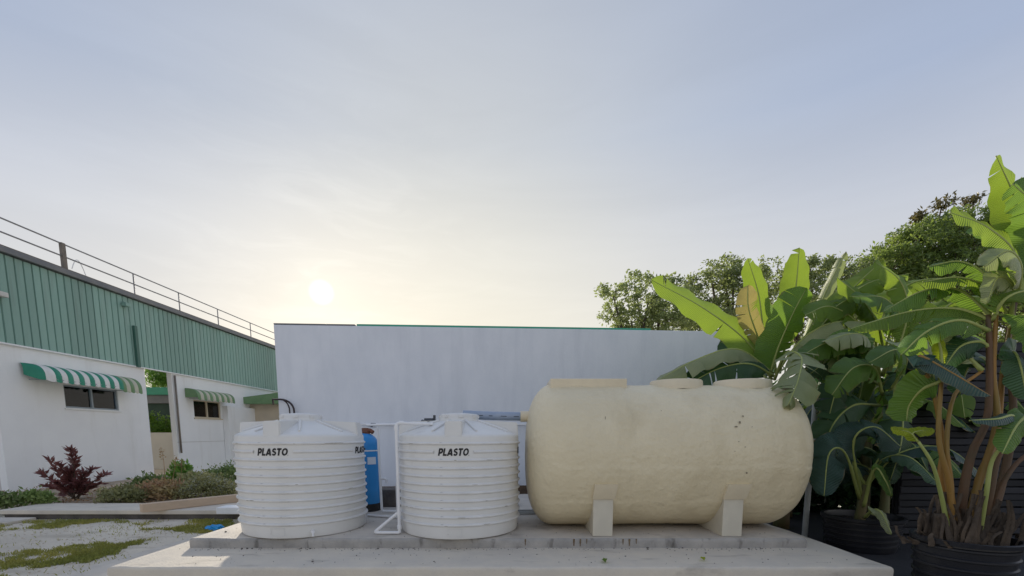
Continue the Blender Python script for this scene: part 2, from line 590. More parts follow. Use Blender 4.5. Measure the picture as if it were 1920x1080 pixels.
MT['tree_c'] = leafmat('tree_leaf_c', (.15, .30, .06), (.10, .22, .04), .4, (.28, .46, .06), rnd=.4, veins=False)
MT['sprig'] = leafmat('sprig_leaf', (.12, .095, .035), (.09, .09, .03), .3, (.2, .17, .05), rnd=.4, veins=False)
MT['maroon'] = leafmat('maroon_leaf', (.16, .065, .065), (.10, .045, .045), .28, (.30, .09, .07), rnd=.5, veins=False)
MT['bush_g'] = leafmat('bush_green', (.18, .27, .08), (.24, .31, .10), .35, rnd=.5, veins=False)
MT['bush_o'] = leafmat('bush_olive', (.34, .33, .15), (.24, .25, .10), .35, rnd=.5, veins=False)
MT['bush_r'] = leafmat('bush_reddish', (.42, .25, .16), (.30, .24, .10), .35, rnd=.5, veins=False)
MT['flower'] = mat('white_petal', (.72, .72, .66), .6)
MT['grass'] = leafmat('grass_blade', (.38, .35, .085), (.26, .28, .065), .35, rnd=.4, veins=False, nscale=1.2)
MT['stem'] = mat('woody_stem', (.09, .06, .045), .8)

rng = random.Random(7)

# ------------------------------------------------------------------ ground
g = MB()
S = 300.0
N = 24
g.add([(-S, -S, 0), (S, -S, 0), (S, S, 0), (-S, S, 0)], [(0, 1, 2, 3)])
tag(g.build('ground', MT['ground']), 'sandy grey gravel ground of the yard', kind='structure')


def sheet(name, pts, z, m, label):
    mb = MB()
    mb.add([(p[0], p[1], z) for p in pts], [tuple(range(len(pts)))])
    return tag(mb.build(name, m), label, kind='structure')


sheet('path', [(-5.55, 2.0), (-4.2, 2.0), (-4.2, 9.0), (-4.75, 9.0)], .006, MT['path'], 'pale concrete path beside the tank platform')
sheet('shaded_ground_sheet', [(3.0, 2.0), (18, 2.0), (18, 14), (5.5, 14), (5.5, 9.6), (3.0, 9.4)], .006, MT['mat'], 'ground sheeting under the plants, coloured black for the shade there')  # the black of this sheet carries the shade under the plants

# kerbed walkway on the left
PADZ, LOWZ = .37, .25
mb = MB()
mb.bbox((-9.7, 8.42, .10), (-3.4, 9.3, .18), .012)
walk = tag(mb.build('walkway', MT['screed'], origin=(-6.5, 8.8, 0)), 'raised pale concrete walkway along the plant bed', kind='structure')
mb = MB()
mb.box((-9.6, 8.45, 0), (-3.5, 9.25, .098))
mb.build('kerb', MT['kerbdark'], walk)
mb = MB()
mb.bbox((-10.6, 7.9, 0), (-8.95, 8.4, .05), .01)
tag(mb.build('pavement', MT['path'], origin=(-9.8, 8.1, 0)), 'low pale paving slab in front of the walkway', kind='structure')

# planting bed (lumpy soil)
bv, bf = [], []
nx, ny = 40, 30
for j in range(ny + 1):
    for i in range(nx + 1):
        x = -13.0 + 7.6 * i / nx
        y = 9.28 + 8.0 * j / ny
        e = min(1, j / 3.0, (ny - j) / 6.0, i / 4, (nx - i) / 4)
        z = .05 + .12 * e + .12 * e * mnoise.noise((x * .9, y * .9, 0))
        bv.append((x, y, max(z, .02)))
for j in range(ny):
    for i in range(nx):
        a = j * (nx + 1) + i
        bf.append((a, a + 1, a + nx + 2, a + nx + 1))
mb = MB()
mb.add(bv, bf)
tag(mb.build('plant_bed', MT['soil'], smooth=True), 'brown soil of the planting bed', kind='structure')

# ------------------------------------------------------------------ tank platform
def rough_slab(name, x0, x1, y0, y1, z0, z1, m_top, m_face, parent=None, step=.08, amp=.006, seed=0, label=None, skew=(0, 0, 0, 0)):
    """slab with a slightly uneven worn edge"""
    bm = bmesh.new()
    nx = max(2, int((x1 - x0) / step))
    ny = max(2, int((y1 - y0) / .3))
    vs = []
    for j in range(ny + 1):
        for i in range(nx + 1):
            x = x0 + (x1 - x0) * i / nx
            y = y0 + (y1 - y0) * j / ny
            edge = (j == 0 or i in (0, nx))
            z = z1 + amp * .5 * mnoise.noise((x * 2, y * 2, seed))
            if edge:
                z -= .004 + amp * abs(mnoise.noise((x * 9, y * 9, seed + 3)))
            if j == 0:
                y += amp * 1.6 * mnoise.noise((x * 6, 1, seed)) + .002
            vs.append(bm.verts.new((x, y, z)))
    n = nx + 1
    for j in range(ny):
        for i in range(nx):
            f = bm.faces.new((vs[j * n + i], vs[j * n + i + 1], vs[(j + 1) * n + i + 1], vs[(j + 1) * n + i]))
            f.material_index = 0
    def skirt(seq):
        cx_, cy_ = (x0 + x1) / 2, (y0 + y1) / 2
        rows = [seq]
        for (out, dz) in ((.010, .006), (.018, .018), (.021, .04), (.020, None)):
            row = []
            for v in seq:
                k = .010 * mnoise.noise((v.co.x * 5, v.co.y * 5, seed + 9)) + .006 * mnoise.noise((v.co.x * 17, v.co.y * 17, seed + 2))
                chip = max(0, mnoise.noise((v.co.x * 3.1, v.co.y * 3.1, seed + 20)) - .35) * .10 if dz else 0
                ox = -1 if abs(v.co.x - x0) < .02 else (1 if abs(v.co.x - x1) < .02 else 0)
                oy = -1 if abs(v.co.y - y0) < .05 else (1 if abs(v.co.y - y1) < .02 else 0)
                row.append(bm.verts.new((v.co.x + ox * (out + k * .5), v.co.y + oy * (out + k * .5), z0 if dz is None else v.co.z - dz - chip)))
            rows.append(row)
        for ra, rb2 in zip(rows[:-1], rows[1:]):
            for a in range(len(seq) - 1):
                f = bm.faces.new((ra[a], rb2[a], rb2[a + 1], ra[a + 1]))
                f.material_index = 1
                f.smooth = True
    skirt([vs[i] for i in range(n)])
    skirt([vs[j * n] for j in range(ny, -1, -1)])
    skirt([vs[j * n + nx] for j in range(ny + 1)])
    skirt([vs[ny * n + i] for i in range(nx, -1, -1)])
    bmesh.ops.recalc_face_normals(bm, faces=bm.faces)
    mb = MB()
    me = bpy.data.meshes.new(name)
    c = Vector(((x0 + x1) / 2, (y0 + y1) / 2, z0))
    bmesh.ops.translate(bm, vec=-c, verts=bm.verts)
    bm.to_mesh(me)
    bm.free()
    me.materials.append(m_top)
    me.materials.append(m_face)
    o = bpy.data.objects.new(name, me)
    C.objects.link(o)
    if parent:
        o.parent = parent
        o.location = c - parent_world(parent)
    else:
        o.location = c
    return o


plat = empty('tank_platform', (0, 6.5, 0), 'stepped concrete platform carrying the three tanks', 'platform')
rough_slab('lower_step', -4.17, 3.93, 4.57, 9.2, 0, LOWZ, MT['screed'], MT['screed'], plat, amp=.012, seed=4)
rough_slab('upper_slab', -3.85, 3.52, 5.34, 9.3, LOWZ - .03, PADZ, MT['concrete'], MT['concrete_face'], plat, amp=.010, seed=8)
# rust runs down the slab's face: thin dried streaks
for (px, w_, h_) in ((985, .02, .08), (1076, .03, .085), (1088, .022, .09), (1100, .016, .06), (1168, .02, .07), (1180, .025, .085), (1193, .016, .06)):
    p = at(px, 1026, 5.315)
    mb = MB()
    k = 7
    vs, fs = [], []
    for i in range(k):
        t = i / (k - 1)
        ww = w_ * (1 - .6 * t) * (.8 + .4 * rng.random())
        vs += [(p.x - ww / 2, 5.318, PADZ - .008 - t * h_), (p.x + ww / 2, 5.318, PADZ - .008 - t * h_)]
    for i in range(k - 1):
        fs.append((2 * i, 2 * i + 2, 2 * i + 3, 2 * i + 1))
    mb.add(vs, fs)
    mb.build('rust_streak', MT['rust'], plat)

# ------------------------------------------------------------------ back wall
WA, WB = Vector((-4.78, 9.42, 0)), Vector((5.3, 10.07, 0))
wd = (WB - WA).normalized()
wnrm = Vector((wd.y, -wd.x, 0))          # towards the camera
WZ = 3.78
bw = empty('boundary_wall', (WA + WB) / 2, 'tall white painted wall standing behind the tanks', 'wall')
L = (WB - WA).length
Mw = Matrix((( wd.x, -wnrm.x, 0, WA.x), (wd.y, -wnrm.y, 0, WA.y), (0, 0, 1, 0), (0, 0, 0, 1)))
mb = MB()
mb.bbox((0, 0, 0), (L, .22, WZ), .012, M=Mw)
mb.build('wall_body', MT['wall'], bw)
mb = MB()
mb.bbox((0, -.035, .0), (L, -.002, .50), .008, M=Mw)
mb.build('footing', MT['brownkerb'], bw)
# green roof edging along the top
mb = MB()
mb.bbox((1.62, .06, WZ + .003), (7.75, .30, WZ + .05), .006, M=Mw)
mb.build('roof_flashing', MT['flash'], bw)
mb = MB()
mb.bbox((0.0, .0, WZ + .003), (1.60, .24, WZ + .03), .006, M=Mw)
mb.build('coping', MT['gutter'], bw)

# hoses curling round the wall's left end
for i, (dx, r_) in enumerate(((0, .019), (.09, .014))):
    pts = []
    x0, z0 = (521 - 960) / 872 * 9.3 - .03 + dx * .2, 2.36
    ex = at(546 - i * 10, 790, 9.32)
    for k in range(13):
        t = k / 12
        if t < .55:
            a = math.pi * (.5 - .5 * (t / .55)) + math.pi * .0
            pts.append(Vector((-4.70 + (.27 - dx) * math.cos(math.pi / 2 - math.pi / 2 * (t / .55)) , 9.36 - .02, 2.30 - .22 + .22 * math.sin(math.pi / 2 * (1 - t / .55)))))
        else:
            q = (t - .55) / .45
            pts.append(Vector((-4.70 + .27 - dx + .015 * q, 9.34, 2.08 - .55 * q)))
    pts = [Vector((-4.95, 9.55, 2.22)), Vector((-4.86, 9.36, 2.30))] + pts
    mb = MB()
    mb.tube(pts, r_, 8)
    tag(mb.build('hose', MT['hose'], origin=pts[-1], smooth=True), ('thick dark hose' if i == 0 else 'thinner dark hose') + ' curving down the end of the white wall', 'hose', 'hoses at the wall end')

# ------------------------------------------------------------------ white ribbed tanks
def ribbon(pts, w, closed=False):
    """flat stroke of width w along 2D points, mitred"""
    n = len(pts)
    L_, R_ = [], []
    for i in range(n):
        p = Vector(pts[i])
        if closed:
            a, b = Vector(pts[(i - 1) % n]), Vector(pts[(i + 1) % n])
        else:
            a = Vector(pts[i - 1]) if i else p * 2 - Vector(pts[1])
            b = Vector(pts[i + 1]) if i < n - 1 else p * 2 - Vector(pts[n - 2])
        d0, d1 = (p - a).normalized(), (b - p).normalized()
        n0, n1 = Vector((-d0.y, d0.x)), Vector((-d1.y, d1.x))
        m = (n0 + n1)
        m = m.normalized() if m.length > .05 else n0
        k = w / 2 / max(.45, m.dot(n0))
        L_.append(p + m * k)
        R_.append(p - m * k)
    vs, fs = [], []
    for a, b in zip(L_, R_):
        vs += [a, b]
    for i in range(n if closed else n - 1):
        j = (i + 1) % n
        fs.append((2 * i, 2 * i + 1, 2 * j + 1, 2 * j))
    return vs, fs


def arc(cx, cy, rx, ry, a0, a1, n=12):
    return [(cx + rx * math.cos(R(a0 + (a1 - a0) * i / n)), cy + ry * math.sin(R(a0 + (a1 - a0) * i / n))) for i in range(n + 1)]


LW = .245
GLYPH = {
    'P': (.66, [[(.11, 0), (.11, 1)], [(.2, .89)] + arc(.36, .645, .20, .245, 90, -90, 10) + [(.2, .40)]]),
    'L': (.56, [[(.11, 1), (.11, .11), (.56, .11)]]),
    'A': (.80, [[(.08, 0), (.355, .9)], [(.355, .885), (.445, .885)], [(.445, .9), (.72, 0)], [(.2, .27), (.6, .27)]]),
    'S': (.62, [[(.53, .80)] + arc(.32, .705, .20, .185, 45, 250, 10) + arc(.33, .295, .205, .19, 70, -135, 10) + [(.09, .20)]]),
    'T': (.64, [[(0, .885), (.64, .885)], [(.32, .8), (.32, 0)]]),
    'O': (.84, [arc(.42, .5, .31, .39, 0, 345, 23)]),
}


def text_mesh(body, width, R_, zc, ang, name, m, parent, thick=.003):
    """bold slanted capitals laid round the drum"""
    mb = MB()
    x = 0.0
    strokes = []
    for ch in body:
        adv, st = GLYPH[ch]
        for q, pts in enumerate(st):
            vs, fs = ribbon(pts, LW * (.92 if ch in 'SO' else 1), closed=(ch == 'O'))
            strokes.append(([(v.x + x + .22 * v.y, v.y) for v in vs], fs, q))
        x += adv + .085
    total = x - .085 + .22
    s = width / total
    dot = [(x + .02 + .05 * math.cos(i * .785), .05 + .05 * math.sin(i * .785)) for i in range(8)]
    strokes.append((dot, [tuple(range(8))], 0))
    for vs, fs, q in strokes:
        rr = R_ + thick + .0006 * q
        out = []
        for (px, py) in vs:
            a = ang + (px - total / 2) * s / R_
            out.append((rr * math.cos(a), rr * math.sin(a), zc + (py - .5) * s * 1.12))
        mb.add(out, fs)
    return mb.build(name, m, parent)


TR = .78
TH = 1.235


def ribbed_tank():
    t = empty('water_tank', (0, 0, 0))
    mb = MB()
    prof = [(0, 0), (TR - .055, 0), (TR - .03, .008), (TR - .022, .03), (TR - .012, .16), (TR - .008, .6), (TR - .006, 1.12), (TR - .008, TH - .03), (TR - .012, TH - .012), (TR - .03, TH + .002)]
    mb.lathe(prof, (0, 0, 0), 96)
    mb.build('body', MT['tank'], t, smooth=True, angle=40)
    # cone roof with radial ridges
    mb = MB()
    mb.lathe([(TR - .03, TH + .0), (TR - .08, TH + .025), (.26, TH + .17), (.25, TH + .21), (0, TH + .215)], (0, 0, 0), 96)
    rf = mb.build('roof', MT['tank'], t, smooth=True, angle=40)
    for k in range(8):
        a = R(22.5 + 45 * k)
        M_ = Matrix.Rotation(a, 4, 'Z')
        m2 = MB()
        p0, p1 = Vector((.27, 0, TH + .172)), Vector((TR - .10, 0, TH + .04))
        m2.tube([M_ @ p0, M_ @ ((p0 + p1) / 2 + Vector((0, 0, .004))), M_ @ p1], [.018, .018, .012], 8)
        m2.build('ridge', MT['tank'], rf, smooth=True, angle=50)
    # lid
    mb = MB()
    mb.lathe([(.0, TH + .272), (.10, TH + .271), (.225, TH + .26), (.245, TH + .252), (.25, TH + .242), (.25, TH + .208), (.24, TH + .2)], (0, 0, 0), 48)
    lid = mb.build('lid', MT['tankrib'], t, smooth=True, angle=35)
    for k in range(8):
        M_ = Matrix.Rotation(R(45 * k + 10), 4, 'Z')
        m2 = MB()
        m2.bbox((.243, -.03, TH + .208), (.262, .03, TH + .246), .006, M=M_)
        m2.build('grip', MT['tankrib'], lid)
    # four lifting lugs standing on the shoulder
    for k in range(4):
        M_ = Matrix.Rotation(R(-90 + 90 * k), 4, 'Z')
        bm = bmesh.new()
        w = .10
        pr = [(TR - .01, TH - .03), (TR - .025, TH + .155), (.30, TH + .175), (.30, TH + .12)]
        vs = [[bm.verts.new(M_ @ Vector((r, s * w, z))) for (r, z) in pr] for s in (-1, 1)]
        bm.faces.new(vs[0]); bm.faces.new(list(reversed(vs[1])))
        for i in range(4):
            j = (i + 1) % 4
            bm.faces.new((vs[0][i], vs[1][i], vs[1][j], vs[0][j]))
        bmesh.ops.recalc_face_normals(bm, faces=bm.faces)
        bmesh.ops.bevel(bm, geom=bm.edges[:], offset=.012, segments=2, affect='EDGES')
        m2 = MB()
        m2.addbm(bm)
        m2.build('lifting_lug', MT['tank'], t, smooth=True, angle=30)
    # moulded ribs
    def ribprof(z, o=.0135, h=.017):
        return [(TR - .014, z - h - .006), (TR - .004, z - h), (TR + o * .75, z - h * .55), (TR + o, z - .001), (TR + o * .9, z + h * .5), (TR - .004, z + h), (TR - .014, z + h + .006)]
    ring = None
    for k in range(11):
        z = 1.13 - .0955 * k
        if k == 1:
            for q in range(4):
                m2 = MB()
                half = .235 / TR
                a0 = R(-90 + 90 * q) + half
                m2.lathe(ribprof(z, .009), (0, 0, 0), 24, a0=a0, a1=a0 + math.pi / 2 - 2 * half)
                m2.build('rib', MT['tankrib'], t, smooth=True, angle=60)
            continue
        if ring is None:
            m2 = MB()
            m2.lathe(ribprof(0), (0, 0, 0), 96)
            ring = m2.build('rib', MT['tankrib'], t, smooth=True, angle=60)
            ring.location = (0, 0, z)
        else:
            o = bpy.data.objects.new('rib', ring.data)
            C.objects.link(o)
            o.parent = t
            o.location = (0, 0, z)
    for q in range(4):
        text_mesh('PLASTO', .365, TR - .006, 1.035, R(-90 + 90 * q), 'lettering', MT['black_ink'], t)
        # moulded square outlet panel near the base
        m2 = MB()
        a = R(-90 + 90 * q)
        n = 6
        hw, z0, z1, fr = .085, .035, .135, .008
        for (u0, u1, b0, b1) in ((-hw, hw, z0, z0 + fr), (-hw, hw, z1 - fr, z1), (-hw, -hw + fr, z0 + fr, z1 - fr), (hw - fr, hw, z0 + fr, z1 - fr)):
            vs, fs = [], []
            for i in range(n + 1):
                u = u0 + (u1 - u0) * i / n
                for zz in (b0, b1):
                    aa = a + u / TR
                    vs.append(((TR - .009) * math.cos(aa), (TR - .009) * math.sin(aa), zz))
            for i in range(n):
                fs.append((2 * i, 2 * i + 2, 2 * i + 3, 2 * i + 1))
            m2.add(vs, fs)
        m2.build('outlet_panel', MT['tankrib'], t)
    return t


T1 = ribbed_tank()
T1.location = (-2.77, 6.02, PADZ)
tag(T1, 'white ribbed plastic water tank at the platform end facing the plant bed', 'water tank', 'white ribbed water tanks')
T2 = copy_tree(T1)
T2.location = (-.69, 5.98, PADZ)
T2.rotation_euler.z = R(1.5)
tag(T2, 'white ribbed plastic water tank between the white pipe and the cream tank', 'water tank')
def scuff(T, ang, z, ln, w):
    m = MB()
    n = 6
    vs = []
    for i in range(n + 1):
        a = R(ang) + (i / n - .5) * ln / TR
        ww = w * (.3 + .7 * math.sin(math.pi * (i + .5) / (n + 1)))
        for k in (-1, 1):
            vs.append(((TR + .0155) * math.cos(a) + T.location.x, (TR + .0155) * math.sin(a) + T.location.y, T.location.z + z + k * ww))
    m.add(vs, [(2 * i, 2 * i + 2, 2 * i + 3, 2 * i + 1) for i in range(n)])
    m.build('scuff_mark', MT['smudge'], T)


rs = random.Random(19)
for T, cnt in ((T1, 9), (T2, 15)):
    rot = T.rotation_euler.z
    T.rotation_euler.z = 0
    for q in range(cnt):
        k_ = rs.choice((0, 2, 3, 4, 5, 6, 7, 8, 9, 10))
        scuff(T, rs.uniform(-140, -20), 1.13 - .0955 * k_ + rs.uniform(-.004, .004), rs.uniform(.02, .09), rs.uniform(.0012, .003))
    T.rotation_euler.z = rot
scuff(T1, -38, 1.131, .22, .0035)
# drain stub on the first tank only
mb = MB()
a = R(-61)
d_ = Vector((math.cos(a), math.sin(a), 0))
b0 = Vector(T1.location) + d_ * (TR - .02) + Vector((0, 0, .075))
mb.tube([b0, b0 + d_ * .05], .022, 12)
mb.tube([b0 + d_ * .045, b0 + d_ * .05 + Vector((0, 0, -.02)), b0 + d_ * .052 + Vector((0, 0, -.05))], .012, 10)
o = mb.build('drain_stub', MT['pvc'], T1, smooth=True, angle=40)

# ------------------------------------------------------------------ cream fibreglass tank
BY, BZ, BR = 6.24, 1.327, .93
BX0, BX1, HD = .60, 3.34, .42
bt = empty('fibreglass_tank', (2.03, BY, PADZ), 'large cream fibreglass tank lying on short saddles', 'tank')
prof = []
for k in range(15):
    a = math.pi / 2 * k / 14
    r = max(.0, math.sin(a)) ** (2 / 2.7)
    x = math.cos(a) ** (2 / 2.5)
    prof.append((BR * r, BX0 - HD * x))
nst = 80
for k in range(1, nst):
    prof.append((BR, BX0 + (BX1 - BX0) * k / nst))
for k in range(15):
    a = math.pi / 2 * (1 - k / 14)
    r = max(.0, math.sin(a)) ** (2 / 2.7)
    x = math.cos(a) ** (2 / 2.5)
    prof.append((BR * r, BX1 + HD * x))
mb = MB()
mb.lathe(prof, (0, BY, BZ), 240, axis='X')
nv = []
for (x, y, z) in mb.v:                      # hand-laid glass cloth: gentle dents, wrap bands
    d = Vector((0, y - BY, z - BZ))
    q = d.normalized() if d.length > 1e-5 else Vector((1 if x > 2 else -1, 0, 0))
    ang = math.atan2(d.z, d.y)
    k = .010 * mnoise.noise((x * 1.6, y * 1.6, z * 1.6)) + .006 * mnoise.noise((x * 4.5, y * 4.5, z * 4.5)) + .0035 * mnoise.noise((x * 15, ang * 5, 3)) + .003 * mnoise.noise((x * 4, ang * 17, 8))
    k += .012 if (x < 1.42 + .02 * math.sin(ang * 5)) else 0
    k += .007 if (d.z < -.10 + .02 * mnoise.noise((x * 1.5, 0, 5))) else 0
    k += .007 if (d.z < -.52 + .02 * mnoise.noise((x * 1.2, 0, 9))) else 0
    e = q * k
    nv.append((x, y + e.y, z + e.z))
mb.v = nv
mb.build('shell', MT['frp'], bt, smooth=True, fix=True)
for cx, r_ in ((2.20, .325), (3.09, .345)):
    mb = MB()
    mb.lathe([(r_ + .02, .86), (r_ + .012, .97), (r_, .985), (r_ - .05, .988), (0, .99)], (cx, BY - .02, BZ), 48)
    mb.build('manhole_collar', MT['frp2'], bt, smooth=True, angle=40)
mb = MB()
mb.bbox((.49, BY - .33, BZ + .78), (1.47, BY + .33, BZ + .985), .012)
mb.build('hatch_box', MT['frp2'], bt)
# inlet spigot and supports
mb = MB()
sp = Vector((.30, BY, 1.845))
mb.tube([sp, Vector((.115, BY, 1.845))], .072, 20)
mb.build('inlet_spigot', MT['frp2'], bt, smooth=True, angle=40)


def saddle_piece(x0, x1, name):
    s = empty(name, (0, 0, 0))
    s.parent = bt
    s.location = Vector(((x0 + x1) / 2, BY, PADZ)) - parent_world(bt)
    base = parent_world(s)
    for sg in (-1, 1):
        yf = BY + sg * .82
        m = MB()
        m.bbox((x0, min(yf, yf - sg * .05), PADZ), (x1, max(yf, yf - sg * .05), .885), .006)
        m.build('post', MT['saddle'], s, smooth=False)
        # flange bent to follow the shell
        vs, fs = [], []
        n = 8
        for i in range(n + 1):
            z = .83 + (1.02 - .83) * i / n
            yy = BY + sg * (math.sqrt(max(.0, BR * BR - (z - BZ) ** 2)) + .052)
            off = .018 * math.sin(math.pi * i / n)
            vs += [(x0 - .015 + .01 * i / n, yy, z), (x1 + .012 + .02 * i / n, yy, z), (x0 - .015 + .01 * i / n, yy - sg * .09, z), (x1 + .012 + .02 * i / n, yy - sg * .06, z)]
        for i in range(n):
            b = 4 * i
            fs += [(b, b + 1, b + 5, b + 4), (b + 2, b + 6, b + 7, b + 3), (b, b + 4, b + 6, b + 2), (b + 1, b + 3, b + 7, b + 5)]
        fs += [(0, 2, 3, 1), (4 * n, 4 * n + 1, 4 * n + 3, 4 * n + 2)]
        m = MB()
        m.add(vs, fs)
        m.build('flange', MT['frp2'], s, fix=True)
    # web plates under the shell, on both sides of the post
    for xx in (x0 + .006, x1 - .03):
        vs = []
        n = 20
        outl = [(BY - .785, PADZ), (BY + .785, PADZ)]
        for i in range(n + 1):
            y = BY + .765 - 1.53 * i / n
            outl.append((y, min(.86, BZ - math.sqrt(max(0, BR * BR - (y - BY) ** 2)) + .01)))
        k = len(outl)
        vs = [(xx, y, z) for y, z in outl] + [(xx + .022, y, z) for y, z in outl]
        fs = [tuple(range(k)), tuple(reversed(range(k, 2 * k)))] + [(i, (i + 1) % k, k + (i + 1) % k, k + i) for i in range(k)]
        m = MB()
        m.add(vs, fs)
        m.build('web', MT['saddle'], s, fix=True)
    return s


saddle_piece(.985, 1.225, 'saddle')
saddle_piece(2.56, 2.80, 'saddle')
# dark scrape marks on the shell
for (px, py, w_, h_) in ((1387, 792, .03, .05), (1380, 800, .045, .02), (1393, 780, .02, .03), (1385, 828, .02, .015), (1397, 838, .018, .014), (1400, 887, .03, .03), (1240, 770, .012, .012), (1135, 783, .008, .05), (1376, 772, .012, .012), (1410, 800, .012, .02), (1378, 846, .02, .008)):
    z = at(px, py, 5.35).z
    yy = BY - math.sqrt(BR * BR - (z - BZ) ** 2) - .006
    p = at(px, py, yy)
    vs = []
    n = 9
    for i in range(n):
        a = 2 * math.pi * i / n
        rr = .5 + .5 * rng.random()
        vx, vz = p.x + w_ * .5 * rr * math.cos(a), p.z + h_ * .5 * rr * math.sin(a)
        vs.append((vx, BY - math.sqrt(BR * BR - (vz - BZ) ** 2) - .010, vz))
    mb = MB()
    mb.add(vs, [tuple(range(n))])
    mb.build('scrape_mark', MT['smudge'], bt)

# overflow pipe from the cream tank to the white tank lid
mb = MB()
pa, pb = Vector((.135, BY, 1.845)), Vector((-.66, 6.18, 1.868))
mb.tube([pa, pa.lerp(pb, .5) + Vector((0, 0, -.004)), pb], .058, 20)
o = tag(mb.build('supply_pipe', MT['bluepipe'], origin=pb, smooth=True, angle=40), 'fat grey blue pipe joining the cream tank to a white tank lid', 'pipe')
for (t0, t1) in ((.05, .14), (.26, .36), (.5, .56), (.66, .74)):
    m = MB()
    q0, q1 = pa.lerp(pb, t0) + Vector((0, -.0585, -.006)), pa.lerp(pb, t1) + Vector((0, -.0585, -.006))
    m.tube([q0, q1], .004, 6)
    m.build('print_mark', MT['black_ink'], o)

# ------------------------------------------------------------------ blue vessel and white pipework
vx, vy = -2.375, 7.32
bvess = empty('blue_vessel', (vx, vy, PADZ), 'tall blue filter cylinder with black base behind the white tank', 'filter vessel')
mb = MB()
prof = [(0, .1), (.2, .1), (.222, .13)] + [(.222, .13 + (1.06 - .13) * k / 4) for k in range(1, 5)]
for k in range(1, 9):
    a = math.pi / 2 * k / 8
    prof.append((.222 * math.cos(a), 1.06 + .20 * math.sin(a)))
mb.lathe(prof, (vx, vy, PADZ), 48)
mb.build('cylinder', MT['bluefrp'], bvess, smooth=True, angle=50)
mb = MB()
mb.lathe([(.2, 0), (.225, .01), (.225, .125), (.2, .13)], (vx, vy, PADZ), 40)
mb.build('base', MT['blackrub'], bvess, smooth=True, angle=40)
mb = MB()
mb.lathe([(0, 1.22), (.075, 1.225), (.08, 1.27), (.06, 1.29), (.055, 1.33), (.0, 1.335)], (vx + .02, vy, PADZ), 24)
mb.tube([(vx + .0, vy, PADZ + 1.30), (vx + .11, vy, PADZ + 1.29), (vx + .15, vy - .01, PADZ + 1.26)], .035, 12)
mb.build('valve_head', MT['brown'], bvess, smooth=True, angle=40)
mb = MB()
mb.lathe([(.226, .965), (.226, .985)], (vx, vy, PADZ), 48)
mb.build('band', MT['pvc'], bvess)
mb = MB()
mb.lathe([(.2245, .76), (.2245, .875)], (vx, vy, PADZ), 8, a0=R(-62), a1=R(-24))
mb.build('paper_label', MT['labelw'], bvess)

pw = empty('pipework', (-1.75, 6.6, PADZ), 'white plastic pipe frame with angled foot between the white tanks', 'pipework')


def pipe(pts, r=.021, name='pipe', m='pvc'):
    mb = MB()
    P = [Vector(p) for p in pts]
    out = [P[0]]
    for i in range(1, len(P) - 1):                       # rounded elbows
        a, b, c = P[i - 1], P[i], P[i + 1]
        e = min(.045, (b - a).length * .4, (c - b).length * .4)
        p0, p1 = b + (a - b).normalized() * e, b + (c - b).normalized() * e
        for k in range(5):
            t = k / 4
            out.append(p0 * (1 - t) ** 2 + b * 2 * t * (1 - t) + p1 * t * t)
    out.append(P[-1])
    mb.tube(out, r, 12)
    return mb.build(name, MT[m], pw, smooth=True, angle=50)


def coll(p, d, r=.028, l=.05, m='pvc'):
    mb = MB()
    p, d = Vector(p), Vector(d).normalized()
    mb.tube([p - d * l / 2, p + d * l / 2], r, 14)
    return mb.build('coupling', MT[m], pw, smooth=True, angle=40)


Yv = 5.52
v_top, v_bot = at(749, 793, Yv), at(749, 996, Yv)
v_bot.z = PADZ + .026
v_top.x = v_bot.x
footp = onz(706, 995, PADZ + .026)
footp.y = Yv
knee = Vector((v_bot.x, Yv, at(749, 962, Yv).z))
pipe([v_bot, v_top, v_top + Vector((.22, .06, -.008)), v_top + Vector((.42, .12, -.01))], .020)
pipe([v_bot + Vector((-.001, 0, 0)), footp, knee + Vector((-.02, .02, .0))], .019)
coll(v_top + Vector((.0, 0, -.06)), (0, 0, 1), .026, .06)
coll(v_top + Vector((.06, .016, 0)), (1, .27, 0), .026, .05)
coll(v_bot + Vector((0, 0, .07)), (0, 0, 1), .026, .05)
coll(knee, (0, 0, 1), .026, .07)
# second riser close behind
r2 = at(744, 905, 6.45)
pipe([Vector((r2.x, 6.45, PADZ + .05)), Vector((r2.x, 6.45, r2.z)), Vector((r2.x + .06, 6.45, r2.z + .015))], .020)
# riser by the blue vessel with a crooked spout
ra, rb_ = at(705, 800, 7.05), at(716, 957, 7.05)
rb_.z = PADZ + .03
ra.x = rb_.x - .02
pipe([ra + Vector((-.16, .1, .01)), ra, rb_, Vector((r2.x, 7.0, PADZ + .03))], .020)
sp0 = at(711, 898, 7.05)
pipe([sp0, sp0 + Vector((.11, 0, .005)), sp0 + Vector((.12, 0, -.07))], .018)
hz = at(700, 797, 7.1)
pipe([hz + Vector((-.1, .0, 0)), Vector((v_top.x + .02, 6.6, hz.z + .005))], .020)
coll(hz + Vector((.0, 0, 0)), (1, 0, 0), .032, .07, 'greypipe')
coll(Vector((v_top.x - .02, 6.62, hz.z + .005)), (1, -.3, 0), .030, .05, 'greypipe')
lo = onz(690, 966, PADZ + .02)
pipe([lo, Vector((v_bot.x, lo.y - .3, PADZ + .022))], .018)
fp = at(792, 789, 6.45)
pipe([v_top + Vector((.40, .115, -.01)), fp], .019, 'pipe', 'greypipe')
coll(fp + Vector((.09, 0, .004)), (1, 0, 0), .034, .12, 'greypipe')
coll(fp + Vector((.17, 0, .004)), (0, 0, 1), .018, .15, 'greypipe')
# long pipe on the wall
wp0, wp1 = Mw @ Vector((1.1, -.06, 1.80)), Mw @ Vector((5.6, -.06, 1.80))
mb = MB()
mb.tube([wp0, wp1], .018, 10)
tag(mb.build('wall_pipe', MT['pvc'], origin=wp0, smooth=True, angle=50), 'thin white pipe running level along the white wall', 'pipe')

